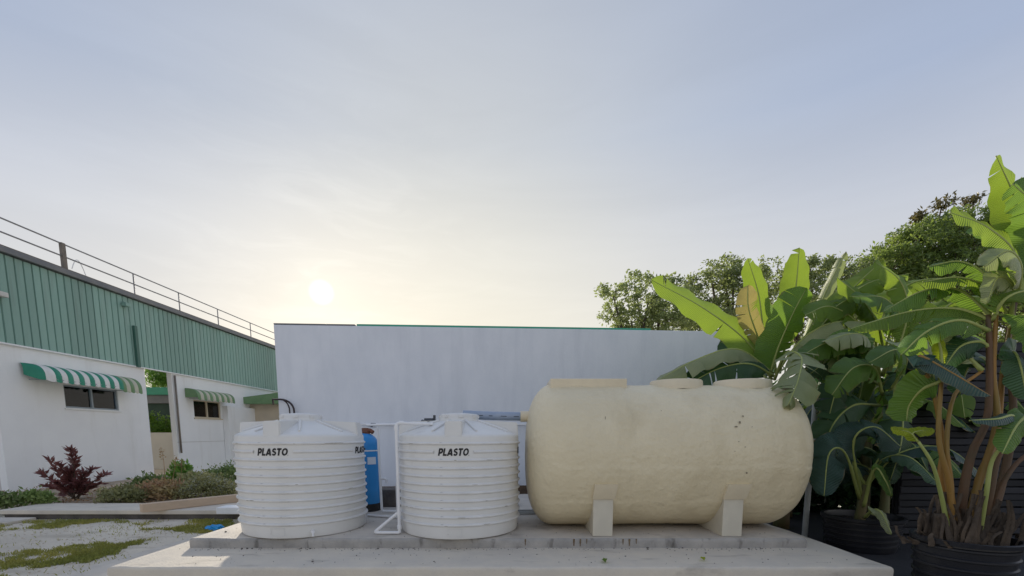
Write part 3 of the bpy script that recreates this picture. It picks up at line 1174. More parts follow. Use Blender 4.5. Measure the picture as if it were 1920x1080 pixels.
# dark block and bits by the wall's foot between the tanks
mb = MB()
bp = onz(735, 951, PADZ)
mb.bbox((bp.x - .33, bp.y, PADZ), (bp.x + .22, bp.y + .4, PADZ + .30), .02)
tag(mb.build('stone_block', MT['block'], origin=(bp.x, bp.y, PADZ)), 'dark weathered block at the wall foot behind the white pipes', 'block')
mb = MB()
bp = onz(976, 966, PADZ)
for k in range(3):
    mb.tube([(bp.x - .25, bp.y + .05 * k, PADZ + .02 + .02 * k), (bp.x + .5, bp.y + .08 + .05 * k, PADZ + .02 + .012 * k)], .014, 8)
tag(mb.build('pipe_bundle', MT['polew'], origin=(bp.x, bp.y, PADZ), smooth=True), 'thin pipes lying behind the white tank beside the cream tank', 'pipes')
mb = MB()
bp = onz(432, 962, .18)
mb.bbox((bp.x - .18, bp.y - .12, .18), (bp.x + .25, bp.y + .2, .30), .012)
tag(mb.build('concrete_block', MT['wall2'], origin=(bp.x, bp.y, .18)), 'small pale block on the walkway beside the white tank', 'block')

# ------------------------------------------------------------------ pale kerb beam edging the bed
mb = MB()
pA, pB = onz(268, 962, .18), onz(452, 941, .18)
dv = pB - pA
dv.z = 0
ln = dv.length
an = math.atan2(dv.y, dv.x)
Mk = Matrix.Translation((pA.x, pA.y, .184)) @ Matrix.Rotation(an, 4, 'Z')
mb.bbox((0, 0, 0), (ln, .16, .155), .012, M=Mk)
tag(mb.build('kerb_beam', MT['plank'], origin=pA), 'pale concrete kerb beam slanting along the edge of the plant bed', 'kerb beam')

# ------------------------------------------------------------------ warehouse on the left
FX = -13.0
Y_end = 11.62
Yg0, Yg1 = onx(277, 760, FX).y, onx(326, 760, FX).y
CZ0, CZ1 = 3.92, 6.14
wh = empty('warehouse', (FX, 17, 0), 'long building with green ribbed cladding above white walls', 'building')
# white wall with window opening (built from pieces round the opening)
wa, wb = onx(121, 744, FX).y, onx(221, 744, FX).y
wz0, wz1 = 2.36, 3.02


def wall_with_hole(y0, y1, z0, z1, hy0, hy1, hz0, hz1, x0, x1, name, m):
    bm_ = MB()
    bm_.box((x0, y0, z0), (x1, hy0, z1))
    bm_.box((x0, hy1, z0), (x1, y1, z1))
    bm_.box((x0, hy0, z0), (x1, hy1, hz0))
    bm_.box((x0, hy0, hz1), (x1, hy1, z1))
    return bm_.build(name, m, wh)


wall_with_hole(Y_end, Yg0, 0, CZ0 + .05, wa, wb, wz0, wz1, FX - .18, FX, 'wall', MT['wall2'])
mb = MB()
mb.box((FX - 6, Y_end + .002, 0), (FX - .182, Y_end + .2, CZ0 + .05))
mb.build('end_wall', MT['endwall'], wh)
mb = MB()
mb.box((FX - 6, Yg0 - .2, 0), (FX - .182, Yg0 - .003, CZ0 + .05))
mb.build('passage_wall', MT['endwall'], wh)
w2a, w2b = onx(364, 770, FX).y, onx(414, 770, FX).y
w2z0, w2z1 = onx(388, 784, FX).z, onx(388, 752, FX).z
wall_with_hole(Yg1, 31, 0, CZ0 + .05, w2a, w2b, w2z0, w2z1, FX - .18, FX, 'wall', MT['wall2'])
mb = MB()
mb.bbox((FX + .001, Yg1, 1.26), (FX + .012, 29, 1.28), .004)
mb.build('wall_band', MT['endwall'], wh)


def window(y0, y1, z0, z1, fm, gm, npan=2, depth=.07):
    w = empty('window', (0, 0, 0))
    w.parent = wh
    w.location = Vector((FX, (y0 + y1) / 2, z0)) - parent_world(wh)
    t = .045
    m = MB()
    xa, xb = FX - depth - .03, FX - depth + .035
    m.box((xa, y0 + .002, z0 + .002), (xb, y1 - .002, z0 + t))
    m.box((xa, y0 + .002, z1 - t), (xb, y1 - .002, z1 - .002))
    m.box((xa, y0 + .002, z0 + t + .001), (xb, y0 + t, z1 - t - .001))
    m.box((xa, y1 - t, z0 + t + .001), (xb, y1 - .002, z1 - t - .001))
    for k in range(1, npan):
        yy = y0 + (y1 - y0) * k / npan
        m.box((xa + .004, yy - .03, z0 + t + .001), (xb + .004, yy + .03, z1 - t - .001))
    m.build('frame', fm, w)
    for k in range(npan):
        a = y0 + (y1 - y0) * k / npan + (.0 if k else .0)
        b = y0 + (y1 - y0) * (k + 1) / npan
        g_ = MB()
        g_.box((FX - depth - .012, a + .046, z0 + t), (FX - depth - .004, b - .046, z1 - t))
        g_.build('pane', gm, w)
    m = MB()
    m.bbox((FX - .02, y0 - .05, z0 - .05), (FX + .05, y1 + .05, z0 - .003), .008)
    m.build('sill', fm if fm is MT['frame_cr'] else MT['wall2'], w)
    # drawn grey blinds inside one side of each pane
    for k in range(npan):
        a = y0 + (y1 - y0) * (k + .12) / npan
        b = y0 + (y1 - y0) * (k + .62) / npan
        m = MB()
        m.box((FX - .165, a, z0 + .05), (FX - .155, b, z1 - .05))
        m.build('curtain', MT['blind'], w)
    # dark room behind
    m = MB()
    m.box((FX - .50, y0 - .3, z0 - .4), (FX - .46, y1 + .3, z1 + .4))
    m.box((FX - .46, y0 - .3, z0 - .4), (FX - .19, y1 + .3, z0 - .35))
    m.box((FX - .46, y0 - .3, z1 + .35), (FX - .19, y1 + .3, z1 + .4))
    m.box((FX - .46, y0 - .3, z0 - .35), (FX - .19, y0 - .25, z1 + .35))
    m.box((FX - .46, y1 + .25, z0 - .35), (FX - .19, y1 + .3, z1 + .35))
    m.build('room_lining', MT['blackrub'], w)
    return w


def glassy(name, tint):
    m = bpy.data.materials.new(name)
    m.use_nodes = True
    nt = m.node_tree
    nt.nodes.clear()
    gl = nt.nodes.new('ShaderNodeBsdfGlossy')
    gl.inputs['Roughness'].default_value = .04
    tr = nt.nodes.new('ShaderNodeBsdfTransparent')
    tr.inputs[0].default_value = (*tint, 1)
    fr = nt.nodes.new('ShaderNodeFresnel')
    fr.inputs[0].default_value = 1.5
    ms = nt.nodes.new('ShaderNodeMixShader')
    out = nt.nodes.new('ShaderNodeOutputMaterial')
    nt.links.new(fr.outputs[0], ms.inputs[0])
    nt.links.new(tr.outputs[0], ms.inputs[1])
    nt.links.new(gl.outputs[0], ms.inputs[2])
    nt.links.new(ms.outputs[0], out.inputs[0])
    return m


window(wa, wb, wz0, wz1, MT['frame_dk'], glassy('pane_clear', (.6, .72, .85)))
window(w2a, w2b, w2z0, w2z1, MT['frame_cr'], glassy('pane_brown', (.5, .42, .32)))
# ribbed cladding sheets
SW = .88
sheet_ob = None
ysh = Y_end - .5
k = 0
while ysh < 33:
    if sheet_ob is None:
        m = MB()
        pr = []
        y = 0.0
        while y < SW - 1e-6:
            pr += [(y, 0), (y + .088, .004), (y + .176, 0), (y + .186, -.048), (y + .206, -.048)]
            y += .22
        pr.append((SW, 0))
        vs = [(FX + .05 + x, ysh + yy, z) for yy, x in pr for z in (CZ0, CZ1)]
        fs = [(2 * i, 2 * i + 2, 2 * i + 3, 2 * i + 1) for i in range(len(pr) - 1)]
        m.add(vs, fs)
        sheet_ob = m.build('cladding_sheet', MT['clad'], wh, origin=(FX + .05, ysh, CZ0))
    else:
        o = bpy.data.objects.new('cladding_sheet', sheet_ob.data)
        C.objects.link(o)
        o.parent = wh
        o.location = Vector((FX + .05 + (.004 if k % 2 else 0), ysh, CZ0)) - parent_world(wh)
    ysh += SW
    k += 1
mb = MB()
mb.box((FX - .1, Y_end - .5, CZ0 + .06), (FX - .002, 33, CZ1 + .02))
mb.build('cladding_backing', MT['gutter'], wh)
mb = MB()
mb.bbox((FX - .10, Y_end - .6, CZ1 + .025), (FX + .16, 33, CZ1 + .17), .02)
mb.build('gutter', MT['gutter'], wh)
mb = MB()
mb.bbox((FX - .10, Y_end - .6, CZ1 + .175), (FX + .10, 33, CZ1 + .215), .01)
mb.build('gutter_lip', MT['railpost'], wh)
mb = MB()
mb.bbox((FX + .02, Y_end - .5, CZ0 - .045), (FX + .075, 33, CZ0 - .003), .008)
mb.build('drip_trim', MT['wall2'], wh)
mb = MB()
mb.box((FX - 7, Y_end - .5, CZ1 + .05), (FX - .11, 33, CZ1 + .15))
mb.build('roof', MT['roofgrey'], wh)
mb = MB()
py_ = onx(257, 650, FX + .12).y
mb.bbox((FX + .066, py_ - .06, CZ0 - .04), (FX + .15, py_ + .06, onx(257, 612, FX + .12).z), .01)
mb.build('downpipe', MT['pipegreen'], wh)
mb = MB()
p = onx(322, 700, FX + .06)
mb.tube([(FX + .06, Yg1 + .1, CZ0 - .1), (FX + .06, Yg1 + .1, 2.2), (FX + .06, Yg1 + .1, .85)], .035, 10)
mb.build('drainpipe', MT['railpost'], wh, smooth=True)
for (px, py) in ((236, 571), (2, 551)):
    p = onx(px, py, FX + .15)
    m = MB()
    m.bbox((FX + .064, p.y - .10, p.z - .07), (FX + .24, p.y + .10, p.z + .05), .02)
    m.tube([(FX + .06, p.y, p.z + .08), (FX + .16, p.y, p.z + .05)], .02, 8)
    m.build('floodlight', MT['clad'] if px > 100 else MT['endwall'], wh)

# roof railing
rl = empty('roof_railing', (FX + .02, 17, CZ1 + .2), 'thin grey two-bar railing along the green building roof', 'railing')
zt = onx(0, 408, FX).z
zm = onx(0, 434, FX).z
for px in (-60, 123, 250, 332, 403, 463, 513, 540):
    y = onx(px, 520, FX).y
    m = MB()
    if px == 123:
        m.bbox((FX - .04, y - .06, CZ1 + .217), (FX + .05, y + .06, zt + .02), .008)
        m.build('post', MT['railpost'], rl)
    else:
        m.tube([(FX, y, CZ1 + .217), (FX, y, zt)], .022, 8)
        m.build('post', MT['galv'], rl)
for z in (zt, zm):
    m = MB()
    m.tube([(FX, Y_end - .6, z), (FX, 32, z)], .022, 8)
    m.build('rail', MT['galv'], rl)
# bent cable loop
m = MB()
y0 = onx(134, 495, FX).y
m.tube([(FX, y0 + .45 * k / 10, CZ1 + .2 + .42 * math.sin(math.pi * (.08 + .92 * k / 10))) for k in range(11)], .012, 6)
m.build('cable_loop', MT['pvc'], rl)


# barrel awnings
def barrel_awning(y0, y1, zt_, zb, proj, n, mats, name, label, round_near=True, cheek=False, group=None):
    t = empty(name, (FX, (y0 + y1) / 2, zb), label, 'awning', group)
    seg = 10
    for k in range(n):
        m = MB()
        vs, fs = [], []
        nn = 4
        for i in range(nn + 1):
            y = y0 + (y1 - y0) * (k + i / nn) / n
            u = (y - y0) / (y1 - y0)
            e = 1.0
            if round_near and u < .16: e = math.sqrt(max(.02, 1 - ((.16 - u) / .16) ** 2))
            for j in range(seg + 1):
                a = math.pi / 2 * j / seg
                x = FX + .012 + proj * e * math.sin(a) ** .8
                z = zt_ - (zt_ - zb) * (1 - math.cos(a) ** .8) * (.55 + .45 * e if round_near else 1)
                # scallop between ribs
                x += .018 * math.sin(math.pi * i / nn)
                vs.append((x, y, z))
            # small hanging valance
            vs.append((vs[-1][0], y, vs[-1][2] - .07 - .03 * math.sin(math.pi * i / nn)))
        st = seg + 2
        for i in range(nn):
            for j in range(st - 1):
                fs.append((i * st + j, i * st + j + 1, (i + 1) * st + j + 1, (i + 1) * st + j))
        m.add(vs, fs)
        o = m.build('stripe', mats[k % 2], t, smooth=True, angle=60)
    if cheek:
        for y in (y0, y1):
            m = MB()
            outl = [(FX + .012, zt_)] + [(FX + .012 + proj * math.sin(math.pi / 2 * j / seg) ** .8, zt_ - (zt_ - zb) * (1 - math.cos(math.pi / 2 * j / seg) ** .8)) for j in range(1, seg + 1)] + [(FX + .012, zb)]
            m.add([(x, y, z) for x, z in outl], [tuple(range(len(outl)))])
            m.build('cheek', mats[0], t)
    m = MB()
    m.tube([(FX + .02, y0 + .2, zb - .02), (FX + .012 + proj, y0 + .35, zb - .02), (FX + .012 + proj, y1 - .05, zb - .02), (FX + .02, y1 - .03, zb - .02)], .012, 6)
    m.build('support_bar', MT['frame_dk'], t)
    return t


P0 = .62
ya = onx(53, 705, FX + P0 * .35).y
yb = onx(232, 728, FX + P0).y
barrel_awning(ya, yb, 3.47, 3.08, P0, 15, (MT['awn_g'], MT['awn_w']), 'window_awning', 'long green and white striped awning over the dark window')
yc = onx(262, 732, FX + P0 * .9).y
barrel_awning(yb + .03, yc + .1, 3.47, 3.02, P0 * .9, 5, (MT['awn_o'], MT['awn_c']), 'window_awning', 'short olive and cream striped awning next to the passage', round_near=False)
barrel_awning(onx(371, 750, FX + .5).y, onx(440, 750, FX + .5).y, onx(356, 729, FX).z, w2z1 + .06, .5, 13, (MT['awn_o'], MT['awn_c']), 'window_awning', 'olive ribbed awning over the cream framed window', round_near=False, cheek=True)

# annex beyond: beige wall with green pitched fascia
ax = empty('annex', (-11.3, 22.6, 0), 'low beige annex with green fascia at the far end of the white wall', 'building')
mb = MB()
mb.box((FX + .012, 22.8, 0), (-8.0, 26, onx(480, 759, -12.2).z + .1))
mb.build('wall', MT['beige'], ax)
mb = MB()
za, zb_, zc_ = at(440, 757, 22.3).z, at(440, 747, 22.3).z, at(521, 736, 22.3).z
xa, xb = at(438, 750, 22.3).x, -7.0
zc2 = zb_ + (zc_ - zb_) * (xb - xa) / (at(521, 736, 22.3).x - xa)
vs = [(xa, 22.3, za), (xb, 22.3, za), (xb, 22.3, zc2), (xa, 22.3, zb_), (xa, 26, za), (xb, 26, za), (xb, 26, zc2), (xa, 26, zb_)]
mb.add(vs, [(0, 1, 2, 3), (5, 4, 7, 6), (0, 4, 5, 1), (3, 2, 6, 7), (0, 3, 7, 4), (1, 5, 6, 2)])
mb.build('roof', MT['awn_o'], ax)
mb = MB()
mb.box((FX + .012, 20.6, 0), (FX + .25, 22.78, onx(455, 786, -12.8).z + .55))
mb.build('buttress', MT['wall2'], ax)

# seen through the passage: low wall, bush, green-roofed shed
yw = 20.4
mb = MB()
xl, xr = at(262, 815, yw).x, at(345, 815, yw).x
mb.bbox((xl, yw, 0), (xr, yw + .2, at(300, 811, yw).z), .01)
tag(mb.build('garden_wall', MT['endwall'], origin=((xl + xr) / 2, yw, 0)), 'low cream wall at the end of the passage', 'wall')
sh = empty('shed', (at(300, 800, 23.5).x, 23.5, 0), 'dark shed with green roof edge seen through the passage', 'shed')
mb = MB()
xl, xr = at(240, 760, 23.5).x, at(345, 760, 23.5).x
mb.box((xl, 23.5, 0), (xr, 26, at(300, 740, 23.5).z))
mb.build('wall', mat('shed_dark_green', (.02, .05, .035), .7, (.03, .065, .045), 3), sh)
mb = MB()
mb.bbox((xl - .3, 23.1, at(300, 740, 23.1).z), (xr + .3, 26, at(300, 726, 23.1).z), .01)
mb.build('roof', MT['flash'], sh)
mb = MB()
mb.bbox((xl, 23.3, at(300, 756, 23.3).z), (xr, 23.49, at(300, 741, 23.3).z), .01)
mb.build('beam', MT['gutter'], sh)

# ------------------------------------------------------------------ foliage tools
def leaf_quads(mb, centre, n, spread, size, r, up=.3, aspect=2.2, mi=0):
    for _ in range(n):
        p = centre + Vector((r.gauss(0, spread[0]), r.gauss(0, spread[1]), r.gauss(0, spread[2])))
        d = Vector((r.uniform(-1, 1), r.uniform(-1, 1), r.uniform(-1, 1) * .8 + up))
        if d.length < .01: continue
        d.normalize()
        s = d.orthogonal().normalized()
        s = (Matrix.Rotation(r.uniform(0, 6.28), 3, d) @ s)
        L_ = size * r.uniform(.6, 1.3)
        w = L_ / aspect
        n_ = d.cross(s)
        mb.add([p, p + d * L_ * .45 + s * w * .5 + n_ * w * .12, p + d * L_, p + d * L_ * .45 - s * w * .5 + n_ * w * .12], [(0, 1, 2, 3)], mi)


def tree(name, base, blobs, label, lm, leaf=.22, per=26, dens=1.0, seed=1, trunk_r=.22, group=None, sub=.32, depth=.55):
    r = random.Random(seed)
    t = empty(name, base, label, 'tree', group)
    base = Vector(base)
    m = MB()
    cen = sum((Vector(b[0]) for b in blobs), Vector()) / len(blobs)
    fork = base.lerp(Vector((cen.x, cen.y, base.z)), .3)
    fork.z = base.z + (min(b[0][2] - b[1][2] for b in blobs) - base.z) * .7
    m.tube([base, base.lerp(fork, .5) + Vector((.08, .05, 0)), fork], [trunk_r, trunk_r * .85, trunk_r * .7], 10)
    m.build('trunk', MT['bark'], t, smooth=True)
    m = MB()
    lv = MB()
    for c, rad in blobs:
        c, rad = Vector(c), Vector(rad)
        mid = fork.lerp(c, .5) + Vector((r.uniform(-.3, .3), r.uniform(-.3, .3), r.uniform(0, .3)))
        m.tube([fork, mid, c], [trunk_r * .5, trunk_r * .3, trunk_r * .12], 7)
        area = rad.x * rad.y + rad.x * rad.z + rad.y * rad.z
        for q in range(int(area * 9 * dens)):
            d = Vector((r.gauss(0, 1), r.gauss(0, 1), r.gauss(0, 1)))
            d.normalize()
            rr = 1 - depth * r.random() ** 1.6
            rr *= 1 + .16 * mnoise.noise(tuple(d * 2.2 + c))
            p = c + Vector((d.x * rad.x, d.y * rad.y, d.z * rad.z)) * rr
            leaf_quads(lv, p, per, (sub, sub, sub * .7), leaf, r, .1)
            if r.random() < .25:
                m.tube([c.lerp(p, .3), p], [trunk_r * .08, .012], 4, cap=False)
    m.build('limbs', MT['bark'], t, smooth=True)
    lv.build('crown', lm, t)
    return t


def blob(px, py, Y, rx, rz, ry=None):
    c = at(px, py, Y)
    k = Y / F
    return (c, (rx * k, (ry or rx) * k, rz * k))


tree('leafy_tree', (at(1200, 800, 19).x, 19, 0),
     [blob(1150, 555, 19, 30, 22), blob(1190, 535, 19.3, 28, 18), blob(1240, 535, 19, 38, 22), blob(1262, 585, 18.6, 55, 40), blob(1185, 602, 19, 46, 26), blob(1215, 568, 18.7, 40, 28), blob(1150, 590, 19.2, 26, 20), blob(1240, 612, 18.8, 60, 24)],
     'loose grey green tree showing above the end of the green roof edge', MT['tree_a'], leaf=.15, per=44, dens=1.3, seed=3, sub=.115)
tree('leafy_tree', (at(1370, 800, 20).x, 20, 0),
     [blob(1335, 530, 20, 42, 34), blob(1300, 585, 20, 48, 45), blob(1385, 560, 20, 46, 50), blob(1358, 503, 20.5, 30, 20), blob(1375, 520, 19.6, 30, 26), blob(1290, 548, 20.3, 28, 20), blob(1340, 600, 19.8, 70, 34), blob(1420, 530, 20.2, 36, 34)],
     'leafy tree with rounded top directly behind the banana leaves', MT['tree_a'], leaf=.15, per=44, dens=1.3, seed=5, sub=.12)
tree('leafy_tree', (at(1530, 800, 21).x, 21, 0),
     [blob(1480, 560, 21, 55, 55), blob(1545, 535, 21, 55, 45), blob(1600, 560, 21, 50, 60), blob(1520, 505, 21, 32, 22), blob(1455, 525, 21, 36, 30), blob(1575, 510, 21.2, 34, 26), blob(1530, 600, 20.8, 110, 40)],
     'leafy tree partly hidden between the banana plant and the dense tree', MT['tree_a'], leaf=.15, per=44, dens=1.3, seed=8, sub=.12)
tree('dense_tree', (at(1790, 800, 25).x, 25, 0),
     [blob(1795, 508, 25, 128, 98), blob(1705, 510, 24.6, 82, 74), blob(1668, 520, 24.8, 52, 48), blob(1890, 492, 25, 110, 84), blob(1800, 590, 24, 170, 110), blob(1990, 520, 25, 120, 110), blob(1745, 455, 25.4, 50, 34), blob(1830, 428, 25.4, 52, 28)],
     'big dense dome shaped tree rising at the right behind the banana leaves', MT['tree_b'], leaf=.20, per=44, dens=1.2, seed=11, sub=.17, trunk_r=.4, depth=.28)
for i, (px, py, s_) in enumerate(((1765, 385, 14), (1826, 375, 18), (1722, 407, 9))):
    c = at(px, py, 25.2)
    k = 25.2 / F
    t = empty('tall_sprig', (c.x, 25.2, c.z - 1.2), ('brownish sprig poking out of the dense tree, the middle one', 'largest brownish sprig poking out of the dense tree top', 'smallest sprig poking out of the dense tree edge')[i], 'tree', 'sprigs above the dense tree')
    m = MB()
    m.tube([(c.x - .1, 25.2, c.z - 1.2), (c.x, 25.2, c.z - .2), (c.x + .1, 25.2, c.z + .2)], [.05, .03, .01], 6)
    m.build('trunk', MT['bark'], t)
    m = MB()
    r = random.Random(50 + i)
    for q in range(16):
        leaf_quads(m, c + Vector((r.gauss(0, s_ * k * .5), r.gauss(0, s_ * k * .4), r.gauss(0, s_ * k * .28))), 14, (.12, .12, .08), .2, r)
    m.build('crown', MT['sprig'], t)
tree('garden_tree', (at(296, 800, 28).x, 28, 0), [blob(300, 705, 28, 24, 22), blob(318, 718, 28, 20, 18)],
     'green tree top seen through the passage above the shed', MT['tree_c'], leaf=.18, per=26, dens=4, seed=21, trunk_r=.12, sub=.2)


def bush(name, base, rx, ry, rz, n, per, leaf, m, label, seed, cat='shrub', flowers=0, stems=6, sub=.06, aspect=2.0, group=None):
    r = random.Random(seed)
    b = Vector(base)
    t = empty(name, b, label, cat, group)
    sm, lv, fl = MB(), MB(), MB()
    for q in range(stems):
        a = r.uniform(0, 6.28)
        e = b + Vector((rx * .7 * math.cos(a), ry * .7 * math.sin(a), rz * r.uniform(.5, .9)))
        sm.tube([b + Vector((r.uniform(-.05, .05), r.uniform(-.05, .05), -.03)), b.lerp(e, .5) + Vector((0, 0, rz * .1)), e], [.014, .01, .005], 5)
    for q in range(n):
        a = r.uniform(0, 6.28)
        rr = math.sqrt(r.random())
        h = (1 - rr * rr) ** .5
        lump = 1 + .25 * mnoise.noise((b.x + rr * math.cos(a) * 3, b.y + rr * math.sin(a) * 3, seed))
        p = b + Vector((rx * rr * math.cos(a), ry * rr * math.sin(a), rz * h * lump * (r.uniform(.55, 1.0) if r.random() < .7 else r.uniform(.02, .6))))
        leaf_quads(lv, p, per, (sub, sub, sub), leaf, r, .5, aspect)
        if q < flowers:
            p = p + Vector((0, 0, .04))
            for k in range(3):
                c = p + Vector((r.gauss(0, .02), r.gauss(0, .02), r.gauss(0, .012) + .02))
                for j in range(5):
                    an = j * 1.257 + r.random()
                    d = Vector((math.cos(an), math.sin(an), .25)) * .017
                    s = Vector((-math.sin(an), math.cos(an), 0)) * .007
                    fl.add([c, c + d * .6 + s, c + d, c + d * .6 - s], [(0, 1, 2, 3)])
    sm.build('stems', MT['stem'], t)
    lv.build('leaves', m, t)
    if flowers:
        tag(fl.build('blossom', MT['flower'], t), kind='stuff')
    return t


bush('garden_bush', (at(298, 800, 21.3).x, 21.3, 0), 1.2, .6, at(298, 778, 21.3).z, 420, 14, .16, MT['tree_c'], 'bright green bush behind the low cream wall', 31, sub=.12)


def gz(px, py, z=.2):
    return onz(px, py, z)


# maroon shrub: upright stems dressed with pointed leaves
p0 = gz(140, 936, .17)
ms_ = empty('maroon_shrub', p0, 'dark maroon leafed shrub standing before the white wall', 'shrub')
r = random.Random(77)
k = p0.y / F
stems = MB()
lvs = MB()
tips = [(78, 885), (93, 862), (113, 872), (132, 842), (143, 850), (158, 885), (172, 880), (198, 890), (188, 908), (105, 905), (85, 910), (150, 905), (128, 885), (165, 912)]
for (px, py) in tips:
    e = at(px, py, p0.y + r.uniform(-.3, .3))
    mid = p0.lerp(e, .5) + Vector((r.uniform(-.05, .05), 0, .05))
    stems.tube([p0 + Vector((r.uniform(-.06, .06), r.uniform(-.06, .06), -.02)), mid, e], [.014, .011, .006], 6)
    for q in range(95):
        t = r.uniform(.22, 1.03)
        c = p0.lerp(mid, t * 2) if t < .5 else mid.lerp(e, (t - .5) * 2)
        ax_ = (e - mid).normalized()
        d = (ax_ * .6 + Vector((r.uniform(-1, 1), r.uniform(-1, 1), r.uniform(-.3, .7)))).normalized()
        s = d.orthogonal().normalized()
        s = Matrix.Rotation(r.uniform(0, 6.28), 3, d) @ s
        L_ = r.uniform(.09, .19)
        lvs.add([c, c + d * L_ * .4 + s * L_ * .16, c + d * L_, c + d * L_ * .4 - s * L_ * .16], [(0, 1, 2, 3)])
stems.build('stems', MT['stem'], ms_)
lvs.build('leaves', MT['maroon'], ms_)

bush('flowering_shrub', gz(392, 930), .62, .45, .44, 460, 9, .06, MT['bush_o'], 'low olive shrub dotted with white flowers beside the kerb beam', 41, flowers=330)
bush('flowering_shrub', gz(420, 905) + Vector((0, .3, 0)), .8, .5, .46, 400, 9, .07, MT['bush_g'], 'darker green flowering shrub behind the olive one by the tank', 42, flowers=70)
bush('bedding_plant', gz(305, 930), .62, .4, .30, 260, 8, .09, MT['bush_r'], 'reddish brown low plant in the middle of the bed', 43)
bush('bedding_plant', gz(232, 936), .42, .35, .20, 180, 8, .09, MT['bush_o'], 'yellowish low plant beside the maroon shrub', 44)
bush('bedding_plant', gz(262, 922) + Vector((0, .3, 0)), .42, .35, .30, 180, 8, .10, MT['bush_g'], 'green low plant behind the yellowish one', 47)
bush('broadleaf_plant', gz(316, 905) + Vector((0, .5, 0)), .30, .28, .48, 80, 6, .17, MT['tree_c'], 'fresh green broad leaved plant at the mouth of the passage', 45)
bush('bedding_plant', gz(66, 942), .24, .2, .15, 110, 8, .09, MT['bush_g'], 'green low plant just left of the maroon shrub', 46)
bush('bedding_plant', gz(4, 947), .24, .2, .16, 90, 8, .09, MT['bush_g'], 'green low plant at the picture edge by the building corner', 48)
bush('bedding_plant', gz(345, 915) + Vector((0, .4, 0)), .5, .4, .34, 200, 8, .09, MT['bush_o'], 'olive low plant between the reddish plant and the flowers', 49)
# dry flower stalks
for i, (px, py, px2, py2) in enumerate(((310, 885, 303, 842), (322, 885, 330, 858), (337, 885, 341, 862))):
    a, b = at(px, py + 20, 11.2), at(px2, py2, 11.2)
    m = MB()
    m.tube([a, a.lerp(b, .6) + Vector((.02, 0, 0)), b], [.008, .006, .004], 5)
    r = random.Random(90 + i)
    for q in range(10):
        leaf_quads(m, a.lerp(b, .7 + .3 * q / 9), 3, (.02, .02, .02), .05, r)
    tag(m.build('flower_stalk', MT['bush_r'], origin=a), ('tallest', 'middle', 'shortest')[i] + ' of the dry flower stalks by the passage', 'flower stalk', 'dry flower stalks')
# leaf litter on the bed
m = MB()
r = random.Random(12)
for q in range(1500):
    x, y = r.uniform(-12.5, -5.9), r.uniform(9.35, 12)
    leaf_quads(m, Vector((x, y, .19)), 1, (0, 0, .01), .07, r, 0)
tag(m.build('leaf_litter', MT['bush_r']), 'dry leaf litter scattered on the plant bed', 'leaf litter', kind='stuff')


def in_poly(x, y, poly):
    c = False
    j = len(poly) - 1
    for i in range(len(poly)):
        if (poly[i][1] > y) != (poly[j][1] > y) and x < (poly[j][0] - poly[i][0]) * (y - poly[i][1]) / (poly[j][1] - poly[i][1]) + poly[i][0]:
            c = not c
        j = i
    return c


def grass(polys, n, h, seed, label):
    r = random.Random(seed)
    m = MB()
    for poly_px, cnt in zip(polys, n):
        poly = [tuple(onz(px, py, 0).xy) for px, py in poly_px]
        xs, ys = [p[0] for p in poly], [p[1] for p in poly]
        c = 0
        tries = 0
        while c < cnt and tries < cnt * 12:
            tries += 1
            x, y = r.uniform(min(xs) - .3, max(xs) + .3), r.uniform(min(ys) - .25, min(8.36, max(ys) + .25))
            f = mnoise.noise((x * 1.7, y * 1.7, seed)) + .5 * mnoise.noise((x * 5, y * 5, seed))
            stray = r.random() < .02
            if not (stray or in_poly(x + .35 * mnoise.noise((x * 2, y * 2, 2)) + .15 * mnoise.noise((x * 7, y * 7, 2)), y + .3 * mnoise.noise((x * 2, y * 2, 7)) + .12 * mnoise.noise((x * 7, y * 7, 5)), poly)) or r.random() > .42 + 1.5 * f:
                continue
            c += 1
            a = r.uniform(0, 6.28)
            hh = h * r.uniform(.4, 1.2)
            lean = Vector((r.uniform(-.7, .7), r.uniform(-.7, .7), 0)) * hh
            s = Vector((math.cos(a), math.sin(a), 0)) * .005
            p = Vector((x, y, -.002))
            m.add([p - s, p + s, p + lean * .4 + Vector((0, 0, hh * .7)) + s * .7, p + lean + Vector((0, 0, hh))], [(0, 1, 2, 3)])
    return tag(m.build('grass', MT['grass']), label, 'grass', kind='stuff')


grass([[(-40, 1040), (120, 1027), (262, 1013), (258, 1028), (140, 1056), (-40, 1100)],
       [(-20, 982), (200, 975), (250, 978), (150, 986), (-20, 1000)],
       [(262, 984), (300, 977), (442, 974), (442, 994), (380, 1000), (300, 998)]], (9000, 4500, 5200), .045, 5, 'short yellowish grass in strips on the gravel yard')
# loose stones on the yard
m = MB()
r = random.Random(4)
ico = [(0, 0, 1), (.9, 0, .2), (-.4, .8, .1), (-.5, -.75, .15), (.3, .3, -.5), (-.3, -.2, -.5)]
icf = [(0, 1, 2), (0, 2, 3), (0, 3, 1), (1, 4, 2), (2, 5, 3), (3, 5, 1), (1, 5, 4), (2, 4, 5)]
for q in range(1800):
    x, y = r.uniform(-10, -4.3), r.uniform(4.4, 8.35)
    if x > -5.4 + .1 * (y - 4.4) and r.random() < .9: continue
    s = r.uniform(.006, .02) * (1.6 if r.random() < .06 else 1)
    Mz = Matrix.Translation((x, y, s * .3)) @ Matrix.Rotation(r.uniform(0, 6.28), 4, 'Z')
    m.add([Mz @ Vector((a * s * r.uniform(.7, 1.3), b * s * r.uniform(.7, 1.3), c * s * .7)) for a, b, c in ico], icf)
tag(m.build('gravel', MT['gravel']), 'small loose stones on the gravel yard', 'gravel', kind='stuff')

